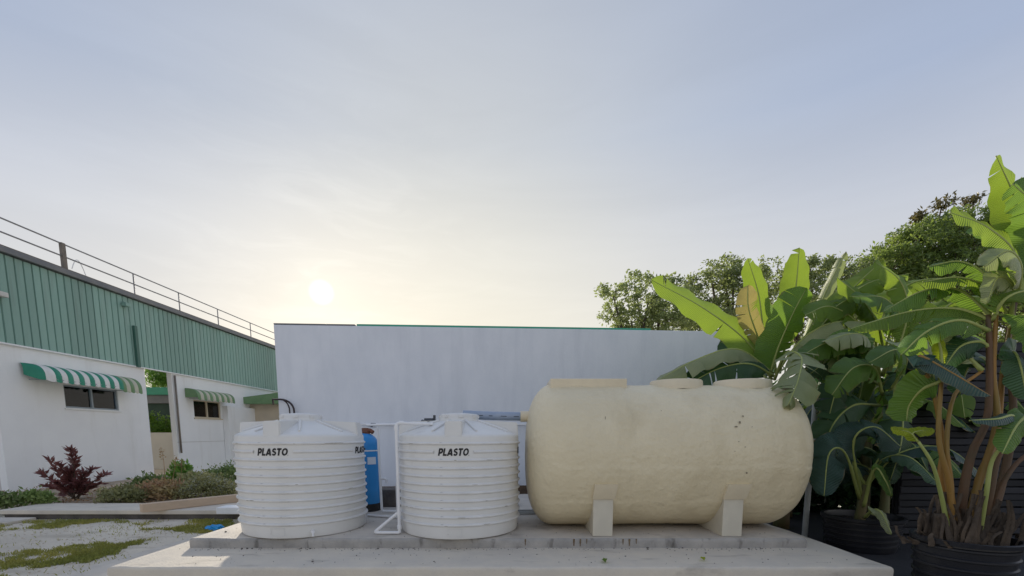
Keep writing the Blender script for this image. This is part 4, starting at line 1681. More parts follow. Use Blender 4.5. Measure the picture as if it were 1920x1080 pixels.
# crumpled blue bag
m = MB()
bp = onz(404, 994, 0)
bm = bmesh.new()
bmesh.ops.create_icosphere(bm, subdivisions=4, radius=1)
for v in bm.verts:
    d = v.co.copy()
    k = 1 + .32 * mnoise.noise(d * 1.7) + .22 * mnoise.noise(d * 4) + .1 * mnoise.noise(d * 9)
    v.co = Vector((d.x * .145 * k, d.y * .10 * k, max(-.03, d.z * .062 * k)))
m.addbm(bm, M=Matrix.Translation((bp.x, bp.y, .032)))
tag(m.build('plastic_bag', MT['bluebag'], origin=bp), 'crumpled bright blue plastic bag on the grass', 'bag')

# fallen leaves on the step
for (px, py, m_, lab, s_) in ((1133, 1052, 'lf_mid', 'fallen green leaf on the lower step', .075), (1317, 1049, 'lf_yel', 'fallen yellow leaf on the lower step', .06)):
    p = onz(px, py, LOWZ + .012)
    mm = MB()
    vs, fs = [], []
    for i in range(7):
        t = i / 6
        w = math.sin(math.pi * min(1, t * .95 + .03)) * s_ * .42
        z = .012 * math.sin(t * 5) + .004
        vs += [(p.x - w, p.y + (t - .5) * s_ * 1.6, p.z + z + .018 * (t)), (p.x, p.y + (t - .5) * s_ * 1.6, p.z + z - .006 + .018 * t), (p.x + w, p.y + (t - .5) * s_ * 1.6, p.z + z + .01 + .018 * t)]
    for i in range(6):
        for j in range(2):
            b = 3 * i + j
            fs.append((b, b + 1, b + 4, b + 3))
    mm.add(vs, fs)
    tag(mm.build('fallen_leaf', MT[m_], origin=p, smooth=True), lab, 'leaf', 'fallen leaves')

# ------------------------------------------------------------------ banana plants
def bez(P, n):
    """Catmull-Rom through control points"""
    P = [Vector(p) for p in P]
    Q = [P[0] * 2 - P[1]] + P + [P[-1] * 2 - P[-2]]
    out = []
    segs = len(P) - 1
    for i in range(n + 1):
        u = segs * i / n
        k = min(int(u), segs - 1)
        t = u - k
        a, b, c, d = Q[k], Q[k + 1], Q[k + 2], Q[k + 3]
        out.append(.5 * ((2 * b) + (c - a) * t + (2 * a - 5 * b + 4 * c - d) * t * t + (3 * b - a - 3 * c + d) * t ** 3))
    return out


def banana_leaf(parent, P, width, m, seed, normal=(0, -.5, 1), fold=18, tears=4, droop=12, pet=.16, pet_m='petiole_g', pet_r=.02, tipdroop=0):
    """blade along the control points; first `pet` of the path is bare petiole"""
    r = random.Random(seed)
    n = 40
    if tears >= 4: tears += 2
    path = bez(P, n)
    total = sum((path[i + 1] - path[i]).length for i in range(n))
    nrm = Vector(normal).normalized()

    def frame(u):
        k = min(int(u * n), n - 1)
        t = u * n - k
        p = path[k].lerp(path[k + 1], t)
        T = (path[min(k + 2, n)] - path[max(k - 1, 0)]).normalized()
        S_ = T.cross(nrm)
        S_ = S_.normalized() if S_.length > 1e-4 else T.orthogonal().normalized()
        return p, T, S_, S_.cross(T).normalized()

    def prof(t):
        a = min(1.0, (t / .16)) ** .55 if t > 0 else 0
        b = max(0.0, 1 - max(0, (t - .62) / .38) ** 2.4) ** .6
        return a * b * (.93 + .07 * math.cos(t * 3))

    mb = MB()
    K = 5
    for side in (-1, 1):
        cuts = sorted(r.uniform(.08, .96) for _ in range(tears + r.randint(-1, 1) if tears > 1 else tears))
        cuts = [0.0] + cuts + [1.0]
        ph = r.uniform(0, 6)
        for a, b in zip(cuts[:-1], cuts[1:]):
            if b - a < .012: continue
            rows = max(2, int((b - a) * 30))
            dr = R(fold + r.uniform(-.4, 1.0) * droop)
            dep = 0.0 if r.random() < .55 else r.uniform(0, .5)
            sh = .22 + r.uniform(-.06, .12)
            gap = r.uniform(.003, .010)
            vs, fs, uv = [], [], []
            for i in range(rows + 1):
                t = a + (b - a) * i / rows
                p, T, S_, Nn = frame(pet + (1 - pet) * t)
                w = width * .5 * prof(t)
                for k in range(K + 1):
                    q = k / K
                    ed = q ** 1.3
                    tt = 0.0
                    if i == 0 and a > 0: tt = gap * ed * total
                    if i == rows and b < 1: tt = -gap * ed * total
                    ang = dr * (.6 + .7 * q)
                    rip = .04 * width * math.sin(t * 34 + ph) * q * q + .045 * width * math.sin(t * 11 + ph * 2) * q
                    pos = p + S_ * side * w * q * math.cos(ang) - Nn * (w * q * math.sin(ang)) + Nn * rip + T * (w * sh * q + tt)
                    vs.append(pos)
                    uv.append((side * q, t * total))
            for i in range(rows):
                for k in range(K):
                    x = i * (K + 1) + k
                    fs.append((x, x + 1, x + K + 2, x + K + 1) if side > 0 else (x, x + K + 1, x + K + 2, x + 1))
            mb.add(vs, fs, 0, uv)
    lf = mb.build('leaf', m, parent, smooth=True)
    # midrib + petiole
    pr = MB()
    rad = []
    pts = []
    for i in range(0, n + 1, 2):
        u = i / n
        p, T, S_, Nn = frame(u)
        pts.append(p - Nn * .004)
        rad.append(pet_r * (1 - .75 * u) if u > pet else pet_r * (1.25 - .25 * u / max(pet, .01)))
    pr.tube(pts, rad, 7)
    pr.build('midrib', MT[pet_m], lf, smooth=True)
    return lf


def px_leaf(parent, pts, wpx, m, seed, **kw):
    P = [at(*p) for p in pts]
    Ym = sum(p[2] for p in pts) / len(pts)
    return banana_leaf(parent, P, wpx * Ym / F, MT[m], seed, **kw)


def pseudostem(parent, pts, radii, m='pseudo'):
    b = MB()
    b.tube(bez(pts, 14), [radii[0] + (radii[1] - radii[0]) * i / 14 for i in range(15)], 14)
    o = b.build('pseudostem', MT[m], parent, smooth=True)
    return o


CAMN = (0, -1, .25)
UPN = (0, -.35, 1)
b1 = empty('banana_plant', (4.62, 7.65, 0), 'bright banana plant rising behind the end of the cream tank', 'banana plant', 'banana plants')
pseudostem(b1, [(4.62, 7.65, 0), (4.58, 7.62, 1.2), (4.5, 7.55, 2.45)], (.13, .075))
for i, (pts, w, m, kw) in enumerate((
    ([(1448, 712, 7.55), (1400, 640, 7.5), (1318, 577, 7.4), (1220, 524, 7.3)], 76, 'lf_bright', dict(normal=(.1, -.9, .5), fold=10, tears=2, pet=.06)),
    ([(1446, 700, 7.7), (1432, 622, 7.8), (1422, 550, 7.8), (1402, 484, 7.7)], 46, 'lf_bright', dict(normal=CAMN, fold=10, tears=1, pet=.22)),
    ([(1446, 705, 7.6), (1424, 640, 7.6), (1404, 580, 7.5), (1402, 535, 7.5)], 44, 'lf_dry', dict(normal=(-.2, -1, .2), fold=10, tears=5, pet=.12)),
    ([(1462, 700, 7.9), (1480, 610, 7.95), (1492, 540, 7.95), (1499, 464, 7.9)], 54, 'lf_bright', dict(normal=CAMN, fold=10, tears=1, pet=.2)),
    ([(1443, 705, 7.4), (1460, 650, 7.3), (1486, 590, 7.25), (1512, 540, 7.2)], 80, 'lf_mid', dict(normal=(.3, -1, .2), fold=14, tears=3, pet=.05)),
    ([(1475, 700, 7.8), (1525, 600, 7.9), (1556, 530, 7.9), (1586, 472, 7.9)], 34, 'lf_pale_sheen', dict(normal=(-.6, -.8, .3), fold=30, tears=2, pet=.2)),
    ([(1455, 700, 7.35), (1500, 640, 7.1), (1555, 606, 7.0), (1622, 602, 6.9)], 62, 'lf_pale_sheen', dict(normal=(-.2, -.5, .9), fold=22, tears=3, pet=.15)),
    ([(1450, 700, 7.4), (1385, 655, 7.2), (1310, 672, 7.0), (1228, 716, 6.9)], 62, 'lf_pale_sheen', dict(normal=(-.1, -.45, .9), fold=24, tears=3, pet=.1)),
    ([(1452, 705, 7.3), (1405, 682, 7.1), (1345, 692, 7.0), (1278, 728, 6.9)], 66, 'lf_dark', dict(normal=(0, -.9, .5), fold=16, tears=4, pet=.1)),
    ([(1452, 712, 7.25), (1474, 662, 6.8), (1502, 668, 6.15), (1498, 708, 5.65), (1478, 760, 5.42)], 86, 'lf_pale_sheen', dict(normal=(-.25, -.9, .55), fold=22, tears=12, pet=.28, droop=38)),
    ([(1475, 700, 7.6), (1530, 630, 7.5), (1590, 550, 7.45), (1655, 488, 7.4)], 58, 'lf_bright', dict(normal=(-.5, -.8, .6), fold=18, tears=3, pet=.2)),
    ([(1478, 705, 7.5), (1550, 600, 7.4), (1620, 535, 7.3), (1705, 512, 7.2)], 60, 'lf_bright', dict(normal=(-.2, -.6, .8), fold=18, tears=4, pet=.2)),
    ([(1470, 705, 7.3), (1520, 655, 7.0), (1560, 660, 6.8), (1590, 700, 6.7)], 60, 'lf_pale_sheen', dict(normal=(0, -.6, .8), fold=20, tears=4, pet=.2)),
    ([(1476, 715, 7.4), (1520, 690, 7.2), (1570, 700, 7.1), (1620, 740, 7.0)], 62, 'lf_dark', dict(normal=(0, -.7, .7), fold=20, tears=4, pet=.2)),
    ([(1440, 712, 7.7), (1420, 690, 7.9), (1390, 660, 8.1), (1350, 640, 8.3)], 60, 'lf_dark', dict(normal=CAMN, fold=14, tears=3, pet=.1)),
    ([(1455, 700, 7.9), (1450, 640, 8.0), (1440, 590, 8.1), (1400, 560, 8.2)], 60, 'lf_mid', dict(normal=CAMN, fold=14, tears=3, pet=.1)),
    ([(1470, 705, 7.3), (1515, 668, 7.1), (1528, 660, 7.0), (1540, 672, 6.9), ], 40, 'lf_yel', dict(normal=CAMN, fold=10, tears=1, pet=.3)),
)):
    px_leaf(b1, pts, w, m, 100 + i, **kw)


def ground_banana(base, hgt, n, ln, wd, mats, seed, label, pot=None, cone=(20, 75), st=.1, group='banana plants'):
    r = random.Random(seed)
    b = Vector(base)
    t = empty('banana_plant', b, label, 'banana plant', group)
    top = b + Vector((r.uniform(-.1, .1), r.uniform(-.1, .1), hgt))
    pseudostem(t, [b, b.lerp(top, .5), top], (st, st * .6))
    for i in range(n):
        a = 2.4 * i + r.uniform(-.5, .5)
        el = R(90 - r.uniform(*cone))
        l = ln * r.uniform(.75, 1.2)
        d = Vector((math.cos(a), math.sin(a), 0))
        p0 = top + Vector((0, 0, -r.uniform(0, hgt * .25)))
        p1 = p0 + d * l * .3 * math.cos(el) + Vector((0, 0, l * .33 * math.sin(el) + .1))
        p2 = p0 + d * l * .65 * math.cos(el * .8) + Vector((0, 0, l * .5 * math.sin(el)))
        p3 = p0 + d * l * .95 * math.cos(el * .6) + Vector((0, 0, l * .45 * math.sin(el) - l * .28))
        banana_leaf(t, [p0, p1, p2, p3], wd * r.uniform(.8, 1.15), MT[r.choice(mats)], seed * 31 + i, normal=(-d.x * .4, -d.y * .4, 1), fold=18, tears=4, pet=.2)
    return t


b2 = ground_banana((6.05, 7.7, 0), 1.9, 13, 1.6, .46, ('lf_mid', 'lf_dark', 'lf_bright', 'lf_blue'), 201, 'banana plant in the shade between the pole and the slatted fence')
for i, (pts, w, m, kw) in enumerate((
    ([(1640, 690, 7.4), (1640, 600, 7.2), (1600, 560, 7.1), (1545, 590, 7.0)], 60, 'lf_bright', dict(normal=(.1, -.6, .8), fold=20, tears=4, pet=.25)),
    ([(1650, 690, 7.4), (1680, 600, 7.2), (1740, 570, 7.1), (1830, 585, 7.0)], 64, 'lf_mid', dict(normal=(0, -.6, .8), fold=20, tears=4, pet=.2)),
    ([(1645, 690, 7.6), (1660, 580, 7.6), (1710, 530, 7.5), (1790, 520, 7.4)], 60, 'lf_bright', dict(normal=(0, -.7, .8), fold=20, tears=4, pet=.2)),
    ([(1640, 700, 7.2), (1610, 660, 6.9), (1570, 665, 6.8), (1520, 700, 6.8)], 62, 'lf_dark', dict(normal=(0, -.7, .7), fold=20, tears=5, pet=.15)),
    ([(1655, 700, 7.1), (1690, 655, 6.8), (1730, 665, 6.6), (1770, 715, 6.5)], 66, 'lf_blue', dict(normal=(0, -.7, .7), fold=20, tears=5, pet=.15)),
)):
    px_leaf(b2, pts, w, m, 300 + i, **kw)
for i, (pts, w, m, kw) in enumerate((
    ([(1660, 700, 7.3), (1650, 620, 7.2), (1615, 560, 7.1), (1570, 520, 7.0)], 54, 'lf_bright', dict(normal=(.1, -.9, .5), fold=14, tears=3, pet=.2)),
    ([(1655, 700, 7.3), (1690, 610, 7.0), (1660, 560, 6.8), (1600, 556, 6.7)], 62, 'lf_mid', dict(normal=(.1, -.7, .7), fold=16, tears=5, pet=.25)),
    ([(1660, 700, 7.2), (1720, 620, 7.0), (1780, 605, 6.9), (1850, 640, 6.8)], 66, 'lf_mid', dict(normal=(0, -.7, .8), fold=18, tears=4, pet=.2)),
    ([(1650, 705, 7.0), (1620, 650, 6.7), (1560, 640, 6.5), (1500, 668, 6.4)], 60, 'lf_mid', dict(normal=(.05, -.7, .7), fold=18, tears=4, pet=.15)),
    ([(1650, 705, 6.9), (1640, 650, 6.6), (1605, 625, 6.4), (1545, 640, 6.3)], 58, 'lf_pale_sheen', dict(normal=(.05, -.6, .8), fold=20, tears=5, pet=.15)),
    ([(1655, 705, 6.9), (1690, 640, 6.5), (1740, 640, 6.3), (1795, 690, 6.2)], 62, 'lf_pale_sheen', dict(normal=(0, -.7, .7), fold=20, tears=5, pet=.15)),
    ([(1648, 720, 7.0), (1600, 700, 6.7), (1570, 730, 6.5), (1552, 790, 6.4)], 64, 'lf_dark', dict(normal=(-.2, -.9, .5), fold=18, tears=5, pet=.15)),
    ([(1655, 720, 6.9), (1690, 700, 6.6), (1700, 740, 6.4), (1690, 800, 6.3)], 66, 'lf_dark', dict(normal=(.1, -.9, .5), fold=18, tears=5, pet=.15)),
    ([(1650, 720, 7.2), (1630, 740, 6.9), (1610, 790, 6.7), (1600, 850, 6.6)], 60, 'lf_dark', dict(normal=(0, -1, .4), fold=14, tears=4, pet=.15)),
)):
    px_leaf(b2, pts, w, m, 320 + i, **kw)
for i, (pts, w, m, kw) in enumerate((
    ([(1600, 760, 7.0), (1570, 690, 6.8), (1590, 640, 6.6), (1640, 640, 6.4)], 62, 'lf_mid', dict(normal=(-.1, -.9, .5), fold=14, tears=4, pet=.1)),
    ([(1650, 720, 7.0), (1620, 620, 7.0), (1560, 575, 7.0), (1510, 590, 6.9)], 60, 'lf_bright', dict(normal=(.1, -.8, .6), fold=14, tears=4, pet=.15)),
    ([(1660, 720, 7.0), (1700, 600, 6.9), (1690, 530, 6.9), (1640, 490, 6.9)], 58, 'lf_bright', dict(normal=(.1, -1, .4), fold=12, tears=3, pet=.2)),
    ([(1665, 720, 7.0), (1740, 610, 6.8), (1800, 560, 6.7), (1870, 560, 6.6)], 62, 'lf_bright', dict(normal=(-.1, -.8, .6), fold=16, tears=5, pet=.2)),
    ([(1655, 740, 6.6), (1640, 690, 6.2), (1600, 690, 6.0), (1560, 740, 5.9)], 62, 'lf_mid', dict(normal=(.1, -.8, .6), fold=16, tears=5, pet=.15)),
    ([(1665, 740, 6.6), (1700, 680, 6.2), (1680, 655, 6.0), (1630, 680, 5.9)], 58, 'lf_mid', dict(normal=(.1, -.8, .6), fold=16, tears=4, pet=.15)),
    ([(1650, 760, 6.8), (1600, 760, 6.5), (1560, 800, 6.3), (1540, 870, 6.2)], 66, 'lf_dark', dict(normal=(-.1, -1, .4), fold=14, tears=4, pet=.1)),
    ([(1660, 760, 6.8), (1690, 770, 6.4), (1690, 830, 6.2), (1670, 900, 6.1)], 66, 'lf_dark', dict(normal=(.1, -1, .4), fold=14, tears=4, pet=.1)),
)):
    px_leaf(b2, pts, w, m, 360 + i, **kw)
b3 = ground_banana((7.6, 8.3, 0), 2.2, 14, 1.8, .5, ('lf_mid', 'lf_dark', 'lf_mid', 'lf_bright'), 202, 'tall banana plant behind the slatted fence at the picture edge')
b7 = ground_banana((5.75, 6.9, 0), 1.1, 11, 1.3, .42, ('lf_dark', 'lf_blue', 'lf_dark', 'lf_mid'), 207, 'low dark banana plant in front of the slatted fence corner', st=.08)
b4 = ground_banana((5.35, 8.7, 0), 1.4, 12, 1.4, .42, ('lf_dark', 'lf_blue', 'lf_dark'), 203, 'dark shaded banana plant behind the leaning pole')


# ------------------------------------------------------------------ pots
def pot(name, c, r_, h, label):
    t = empty(name, c, label, 'pot')
    m = MB()
    pr = [(0, 0), (r_ * .86, 0), (r_ * .88, .02)]
    nb = 5
    for k in range(nb):
        z0 = h * (.12 + .8 * k / nb)
        rr = r_ * (.89 + .09 * (k + .5) / nb)
        pr += [(rr, z0), (rr + .004, z0 + h * .07), (rr + .022, z0 + h * .085), (rr + .022, z0 + h * .115), (rr + .005, z0 + h * .13)]
    pr += [(r_ * .98, h - .05), (r_ + .03, h - .045), (r_ + .035, h - .005), (r_ + .02, h), (r_ - .01, h - .004), (r_ - .02, h - .05), (r_ - .03, h - .16)]
    m.lathe(pr, c, 72)
    m.build('shell', MT['potblk'], t, smooth=True, angle=35)
    m = MB()
    vs, fs = [(c[0], c[1], c[2] + h - .08)], []
    n = 40
    r = random.Random(3)
    for ring in (.5, .97):
        for k in range(n):
            a = 2 * math.pi * k / n
            vs.append((c[0] + r_ * ring * .97 * math.cos(a), c[1] + r_ * ring * .97 * math.sin(a), c[2] + h - .11 + r.uniform(0, .03)))
    for k in range(n):
        k2 = (k + 1) % n
        fs += [(0, 1 + k, 1 + k2), (1 + k, 1 + n + k, 1 + n + k2, 1 + k2)]
    m.add(vs, fs)
    m.build('soil', MT['potsoil'], t)
    return t


PY = 4.45
pc = at(1811, 1003, PY)
potr = 103 * PY / F / 1.36
pot('plant_pot', (pc.x, PY, 0), potr, at(1811, 1005, PY).z, 'big black ribbed pot at the corner holding the banana clump')
PY2 = 6.3
pc2 = at(1617, 965, PY2)
pot('plant_pot', (pc2.x, PY2, 0), .46, at(1617, 965, PY2).z, 'black ribbed pot standing in shade beside the platform')
b5 = ground_banana((pc2.x, PY2 + .05, at(1617, 980, PY2).z), .55, 7, 1.25, .40, ('lf_dark', 'lf_blue'), 204, 'dark leafed banana growing in the shaded pot', cone=(25, 80), st=.07)
for i, (pts, w, m, kw) in enumerate((
    ([(1615, 930, 6.3), (1600, 830, 6.0), (1640, 800, 5.9), (1690, 838, 5.8)], 66, 'lf_blue', dict(normal=(0, -.7, .7), fold=14, tears=2, pet=.2)),
    ([(1612, 935, 6.3), (1585, 850, 6.0), (1555, 850, 5.9), (1545, 930, 5.8)], 74, 'lf_blue', dict(normal=(-.3, -.9, .4), fold=14, tears=2, pet=.2)),
    ([(1620, 950, 6.2), (1640, 880, 6.0), (1660, 900, 5.9), (1672, 930, 5.9)], 24, 'lf_mid', dict(normal=(0, -.8, .5), fold=14, tears=0, pet=.3)),
    ([(1622, 970, 6.0), (1640, 955, 5.7), (1655, 965, 5.6), (1672, 1002, 5.5)], 24, 'lf_pale_sheen', dict(normal=(0, -.8, .5), fold=20, tears=0, pet=.15)),
)):
    px_leaf(b5, pts, w, m, 350 + i, **kw)

# banana clump in the near pot
b6 = empty('banana_plant', (pc.x, PY, at(1811, 1015, PY).z), 'orange stemmed banana clump with torn leaves growing in the big corner pot', 'banana plant', 'banana plants')
zb6 = at(1811, 1012, PY).z


def stalk(pts, r0, r1, m):
    b = MB()
    P = bez([at(*p) for p in pts], 16)
    b.tube(P, [r0 + (r1 - r0) * i / 16 for i in range(17)], 10)
    return b.build('stalk', MT[m], b6, smooth=True)


for (pts, r0, r1, m) in (
    ([(1790, 1010, 4.5), (1765, 900, 4.5), (1768, 830, 4.5), (1748, 720, 4.5)], .034, .018, 'petiole'),
    ([(1795, 1010, 4.45), (1778, 900, 4.4), (1760, 820, 4.4), (1765, 715, 4.4)], .030, .017, 'petiole'),
    ([(1785, 1000, 4.4), (1783, 910, 4.4), (1775, 830, 4.4), (1790, 740, 4.5), (1842, 695, 4.5)], .026, .014, 'petiole'),
    ([(1800, 1010, 4.5), (1805, 930, 4.5), (1822, 850, 4.5), (1852, 780, 4.5), (1855, 650, 4.5), (1852, 590, 4.5)], .045, .020, 'petiole_b'),
    ([(1815, 1010, 4.5), (1828, 930, 4.5), (1868, 800, 4.5), (1862, 700, 4.5), (1868, 590, 4.5)], .040, .018, 'petiole'),
    ([(1822, 1010, 4.55), (1835, 900, 4.55), (1868, 820, 4.6), (1880, 700, 4.6), (1895, 610, 4.6)], .036, .018, 'petiole'),
    ([(1840, 1010, 4.45), (1858, 920, 4.4), (1875, 850, 4.4), (1920, 800, 4.4)], .034, .018, 'petiole_b'),
    ([(1850, 1010, 4.5), (1870, 930, 4.5), (1905, 870, 4.5), (1960, 830, 4.5)], .030, .016, 'petiole_b'),
    ([(1845, 1010, 4.6), (1880, 900, 4.7), (1900, 780, 4.7), (1890, 640, 4.7), (1905, 560, 4.7)], .042, .02, 'petiole_b'),
    ([(1780, 1005, 4.4), (1765, 930, 4.35), (1748, 870, 4.3), (1722, 828, 4.3)], .022, .012, 'petiole_g'),
    ([(1835, 1010, 4.4), (1850, 920, 4.3), (1862, 860, 4.3), (1900, 815, 4.2)], .024, .012, 'petiole_g'),
):
    stalk(pts, r0, r1, m)
for i, (pts, w, m, kw) in enumerate((
    ([(1858, 600, 4.5), (1790, 578, 4.6), (1700, 585, 4.8), (1590, 618, 5.0)], 66, 'lf_bright', dict(normal=(0, -.55, .85), fold=18, tears=4, pet=.05)),
    ([(1866, 600, 4.5), (1800, 545, 4.7), (1730, 545, 4.8), (1655, 585, 5.0)], 60, 'lf_mid', dict(normal=(.1, -.6, .8), fold=18, tears=4, pet=.08)),
    ([(1895, 600, 4.6), (1860, 545, 4.6), (1800, 520, 4.6), (1730, 528, 4.7)], 52, 'lf_bright', dict(normal=(.1, -.6, .8), fold=18, tears=4, pet=.08)),
    ([(1860, 600, 4.5), (1885, 560, 4.4), (1930, 545, 4.4), (1990, 560, 4.4)], 60, 'lf_bright', dict(normal=(-.1, -.6, .8), fold=18, tears=3, pet=.08)),
    ([(1905, 570, 4.7), (1912, 470, 4.8), (1905, 380, 4.8), (1868, 292, 4.7)], 70, 'lf_bright', dict(normal=(-.4, -1, .3), fold=14, tears=2, pet=.1)),
    ([(1908, 570, 4.7), (1905, 480, 4.6), (1850, 425, 4.6), (1782, 398, 4.6)], 82, 'lf_bright', dict(normal=(.2, -.9, .6), fold=10, tears=1, pet=.12)),
    ([(1910, 570, 4.7), (1935, 470, 4.7), (1940, 390, 4.6), (1900, 345, 4.6)], 90, 'lf_mid', dict(normal=(-.2, -1, .3), fold=10, tears=3, pet=.15)),
    ([(1908, 560, 4.6), (1915, 500, 4.4), (1890, 470, 4.3), (1845, 500, 4.3)], 60, 'lf_pale_sheen', dict(normal=(.1, -.8, .6), fold=18, tears=2, pet=.1)),
    ([(1895, 610, 4.6), (1900, 540, 4.5), (1872, 520, 4.4), (1850, 570, 4.4)], 44, 'lf_pale_sheen', dict(normal=(.2, -.9, .3), fold=16, tears=2, pet=.15)),
    ([(1750, 720, 4.5), (1722, 668, 4.4), (1770, 690, 4.3), (1858, 742, 4.2)], 54, 'lf_blue', dict(normal=(-.1, -.75, .65), fold=16, tears=1, pet=.10, pet_m='petiole')),
    ([(1765, 715, 4.4), (1730, 730, 4.5), (1705, 760, 4.6), (1700, 790, 4.6)], 76, 'lf_mid', dict(normal=(0, -1, .2), fold=8, tears=0, pet=.05)),
    ([(1722, 828, 4.3), (1712, 812, 4.3), (1735, 806, 4.3), (1752, 806, 4.3)], 26, 'lf_yel', dict(normal=(-.1, -.8, .5), fold=22, tears=0, pet=.02, pet_r=.008)),
    ([(1722, 828, 4.3), (1708, 812, 4.3), (1690, 806, 4.3), (1670, 803, 4.3)], 22, 'lf_yel', dict(normal=(-.1, -.8, .5), fold=20, tears=0, pet=.02, pet_r=.008)),
    ([(1900, 815, 4.2), (1900, 780, 4.2), (1870, 785, 4.1), (1818, 788, 4.1)], 30, 'lf_blue', dict(normal=(0, -.6, .8), fold=16, tears=0, pet=.05)),
    ([(1915, 800, 4.3), (1925, 780, 4.2), (1905, 800, 4.1), (1880, 850, 4.0)], 50, 'lf_mid', dict(normal=(0, -.8, .6), fold=16, tears=1, pet=.05)),
    ([(1842, 695, 4.5), (1800, 650, 4.6), (1790, 620, 4.6), (1800, 590, 4.6)], 50, 'lf_pale_sheen', dict(normal=(.1, -1, .3), fold=12, tears=2, pet=.08)),
    ([(1856, 650, 4.5), (1835, 640, 4.5), (1800, 650, 4.5), (1770, 690, 4.5)], 60, 'lf_dark', dict(normal=(0, -.8, .6), fold=12, tears=2, pet=.08)),
    ([(1765, 715, 4.45), (1765, 670, 4.5), (1760, 640, 4.5), (1740, 610, 4.5)], 26, 'lf_yel', dict(normal=(-.3, -1, .3), fold=22, tears=0, pet=.2)),
    ([(1868, 592, 4.5), (1850, 520, 4.6), (1800, 490, 4.7), (1740, 500, 4.8)], 56, 'lf_mid', dict(normal=(.1, -.7, .7), fold=18, tears=4, pet=.08)),
    ([(1856, 620, 4.5), (1800, 600, 4.4), (1740, 620, 4.4), (1690, 665, 4.4)], 58, 'lf_mid', dict(normal=(0, -.75, .65), fold=18, tears=4, pet=.06)),
    ([(1895, 612, 4.6), (1925, 590, 4.4), (1950, 620, 4.3), (1960, 680, 4.3)], 70, 'lf_mid', dict(normal=(-.2, -.8, .6), fold=18, tears=3, pet=.08)),
    ([(1905, 565, 4.7), (1890, 480, 4.9), (1870, 430, 5.0), (1820, 440, 5.0)], 60, 'lf_mid', dict(normal=(.2, -.9, .5), fold=14, tears=3, pet=.12)),
    ([(1880, 700, 4.6), (1900, 660, 4.5), (1915, 690, 4.4), (1925, 750, 4.4)], 56, 'lf_dark', dict(normal=(0, -.9, .4), fold=16, tears=3, pet=.1)),
    ([(1862, 690, 4.5), (1840, 670, 4.7), (1815, 690, 4.8), (1800, 740, 4.9)], 60, 'lf_dark', dict(normal=(.1, -.9, .4), fold=16, tears=3, pet=.1)),
    ([(1750, 720, 4.5), (1745, 690, 4.5), (1730, 660, 4.5), (1700, 650, 4.5)], 40, 'lf_bright', dict(normal=(0, -.8, .6), fold=16, tears=1, pet=.2)),
)):
    px_leaf(b6, pts, w, m, 400 + i, **kw)
# dry husks round the clump's foot
r = random.Random(61)
for q in range(6):
    x = 1765 + 17 * q + r.uniform(-6, 6)
    p = at(x, 1008, PY)
    p = Vector((p.x, PY + r.uniform(-.12, .12), zb6 - .05))
    m = MB()
    h_ = r.uniform(.18, .34)
    m.tube(bez([p, p + Vector((r.uniform(-.03, .03), 0, h_ * .5)), p + Vector((r.uniform(-.06, .06), r.uniform(-.03, .03), h_))], 8), [.075 - .004 * i for i in range(9)], 10)
    m.build('stump', MT['husk'], b6, smooth=True)
for q in range(100):
    x = r.gauss(1806, 38)
    p = at(x, 1008, PY)
    p = Vector((p.x, PY + r.uniform(-.22, .22), zb6 - .04))
    hh = r.uniform(.15, .58) * (1.15 - min(1, abs(x - 1806) / 95) * .6)
    lean = (x - 1806) / 700 * r.uniform(.2, 1.0)
    w = r.uniform(.014, .05)
    vs, fs = [], []
    n = 9
    cur, ph = r.uniform(-.10, .10), r.uniform(0, 6)
    drop = r.uniform(.0, .35) if r.random() < .5 else 0
    yy = r.uniform(-.08, .05)
    for i in range(n + 1):
        t = i / n
        c = p + Vector((lean * t + cur * t * t + .012 * math.sin(7 * t + ph), yy * t, hh * (t - drop * t * t * t)))
        ww = w * (1 - .85 * t) * (1 + .25 * math.sin(5 * t + ph))
        vs += [c + Vector((-ww, .018 * t + .006, 0)), c + Vector((0, -.012, 0)), c + Vector((ww, .012, 0))]
    for i in range(n):
        for j in range(2):
            b = 3 * i + j
            fs.append((b, b + 1, b + 4, b + 3))
    m = MB()
    m.add(vs, fs)
    m.build('dry_husk', MT['husk'], b6, smooth=True)

# dark slatted fence behind the clump
fy = 7.05
fx0 = at(1700, 800, fy).x
fn = empty('slat_fence', (fx0 + 2, fy, 0), 'tall dark horizontal slat fence behind the potted bananas', 'fence')
sl = None
nz = 27
for k in range(nz):
    z = .04 + .108 * k
    if sl is None:
        m = MB()
        m.bbox((fx0, fy - .012, z), (fx0 + 4.0, fy + .012, z + .094), .006, 1)
        sl = m.build('slat', MT['slat'], fn, origin=(fx0, fy, z))
        base_loc = sl.location.copy()
    else:
        o = bpy.data.objects.new('slat', sl.data)
        C.objects.link(o)
        o.parent = fn
        o.location = base_loc + Vector((rng.uniform(-.01, .01), rng.uniform(-.008, .008), .108 * k))
        o.rotation_euler = (R(rng.uniform(-6, 2)), R(rng.uniform(-.25, .25)), 0)
m = MB()
m.box((fx0 - .0, fy + .11, .02), (fx0 + 4.0, fy + .125, 3.0))
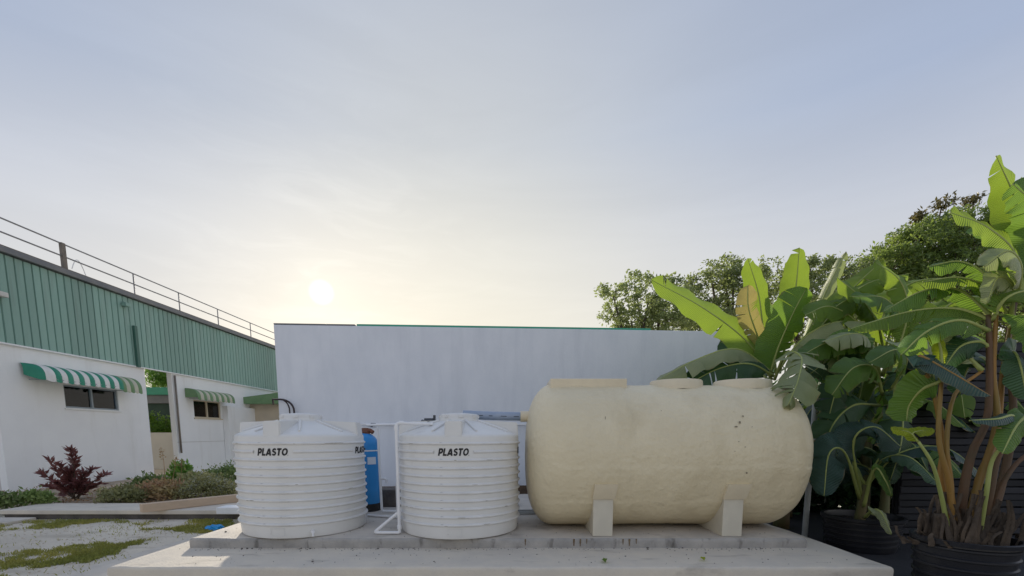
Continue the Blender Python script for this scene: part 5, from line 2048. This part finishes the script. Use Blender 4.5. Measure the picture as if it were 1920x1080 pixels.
m.build('gap_shade_backing', MT['mat'], fn)  # added dark sheet so bright gaps between slats read as shade
for k in range(5):
    m = MB()
    m.bbox((fx0 + .02 + k * .98, fy + .03, 0), (fx0 + .09 + k * .98, fy + .10, 3.0), .006, 1)
    m.build('post', MT['slat'], fn)

for i, (x, y, h_, rx) in enumerate(((5.7, 9.9, 2.5, .9), (7.0, 9.7, 2.9, 1.1), (8.6, 9.6, 3.0, 1.2), (10.2, 9.2, 3.1, 1.3), (4.75, 9.2, 1.2, .55))):
    bush('shade_shrub', (x, y, 0), rx, .6, h_, int(560 * rx), 15, .17, MT['lf_dark'], ('dark shrub in deep shade just past the wall end', 'second dark shrub past the wall end', 'third dark shrub past the wall end', 'dark shrub farthest along from the wall end', 'low dark shrub at the wall foot behind the pole')[i], 500 + i, sub=.14, stems=8, group='dark shrubs past the wall end')

# crumbs and grit on the platform
m = MB()
r = random.Random(33)
for q in range(520):
    if r.random() < .55:
        x, y, z = r.uniform(-3.8, 3.4), 5.32 - abs(r.gauss(0, .06)) - .012, LOWZ
    elif r.random() < .5:
        x, y, z = r.uniform(-4.1, 3.9), r.uniform(4.6, 5.3), LOWZ
    else:
        x, y, z = r.uniform(-3.7, 3.4), r.uniform(5.4, 6.6), PADZ
    sz = r.uniform(.003, .010) * (2.0 if r.random() < .05 else 1)
    Mz = Matrix.Translation((x, y, z + sz * .3)) @ Matrix.Rotation(r.uniform(0, 6.28), 4, 'Z')
    m.add([Mz @ Vector((a * sz * r.uniform(.7, 1.6), b * sz * r.uniform(.7, 1.3), c * sz * .6)) for a, b, c in ico], icf)
tag(m.build('grit', MT['kerbdark']), 'dark grit and crumbs lying on the platform', 'grit', kind='stuff')

# leaning pole by the tank end
pb_ = onz(1508, 1011, 0)
pt_ = at(1531, 733, pb_.y)
m = MB()
m.tube([pb_, pt_], .040, 14)
m.lathe([(.0, .0), (.044, .0), (.044, -.03)], tuple(pt_), 14)
tag(m.build('pole', MT['polew'], origin=pb_, smooth=True, angle=40), 'plain grey white pole standing beside the end of the cream tank', 'pole')
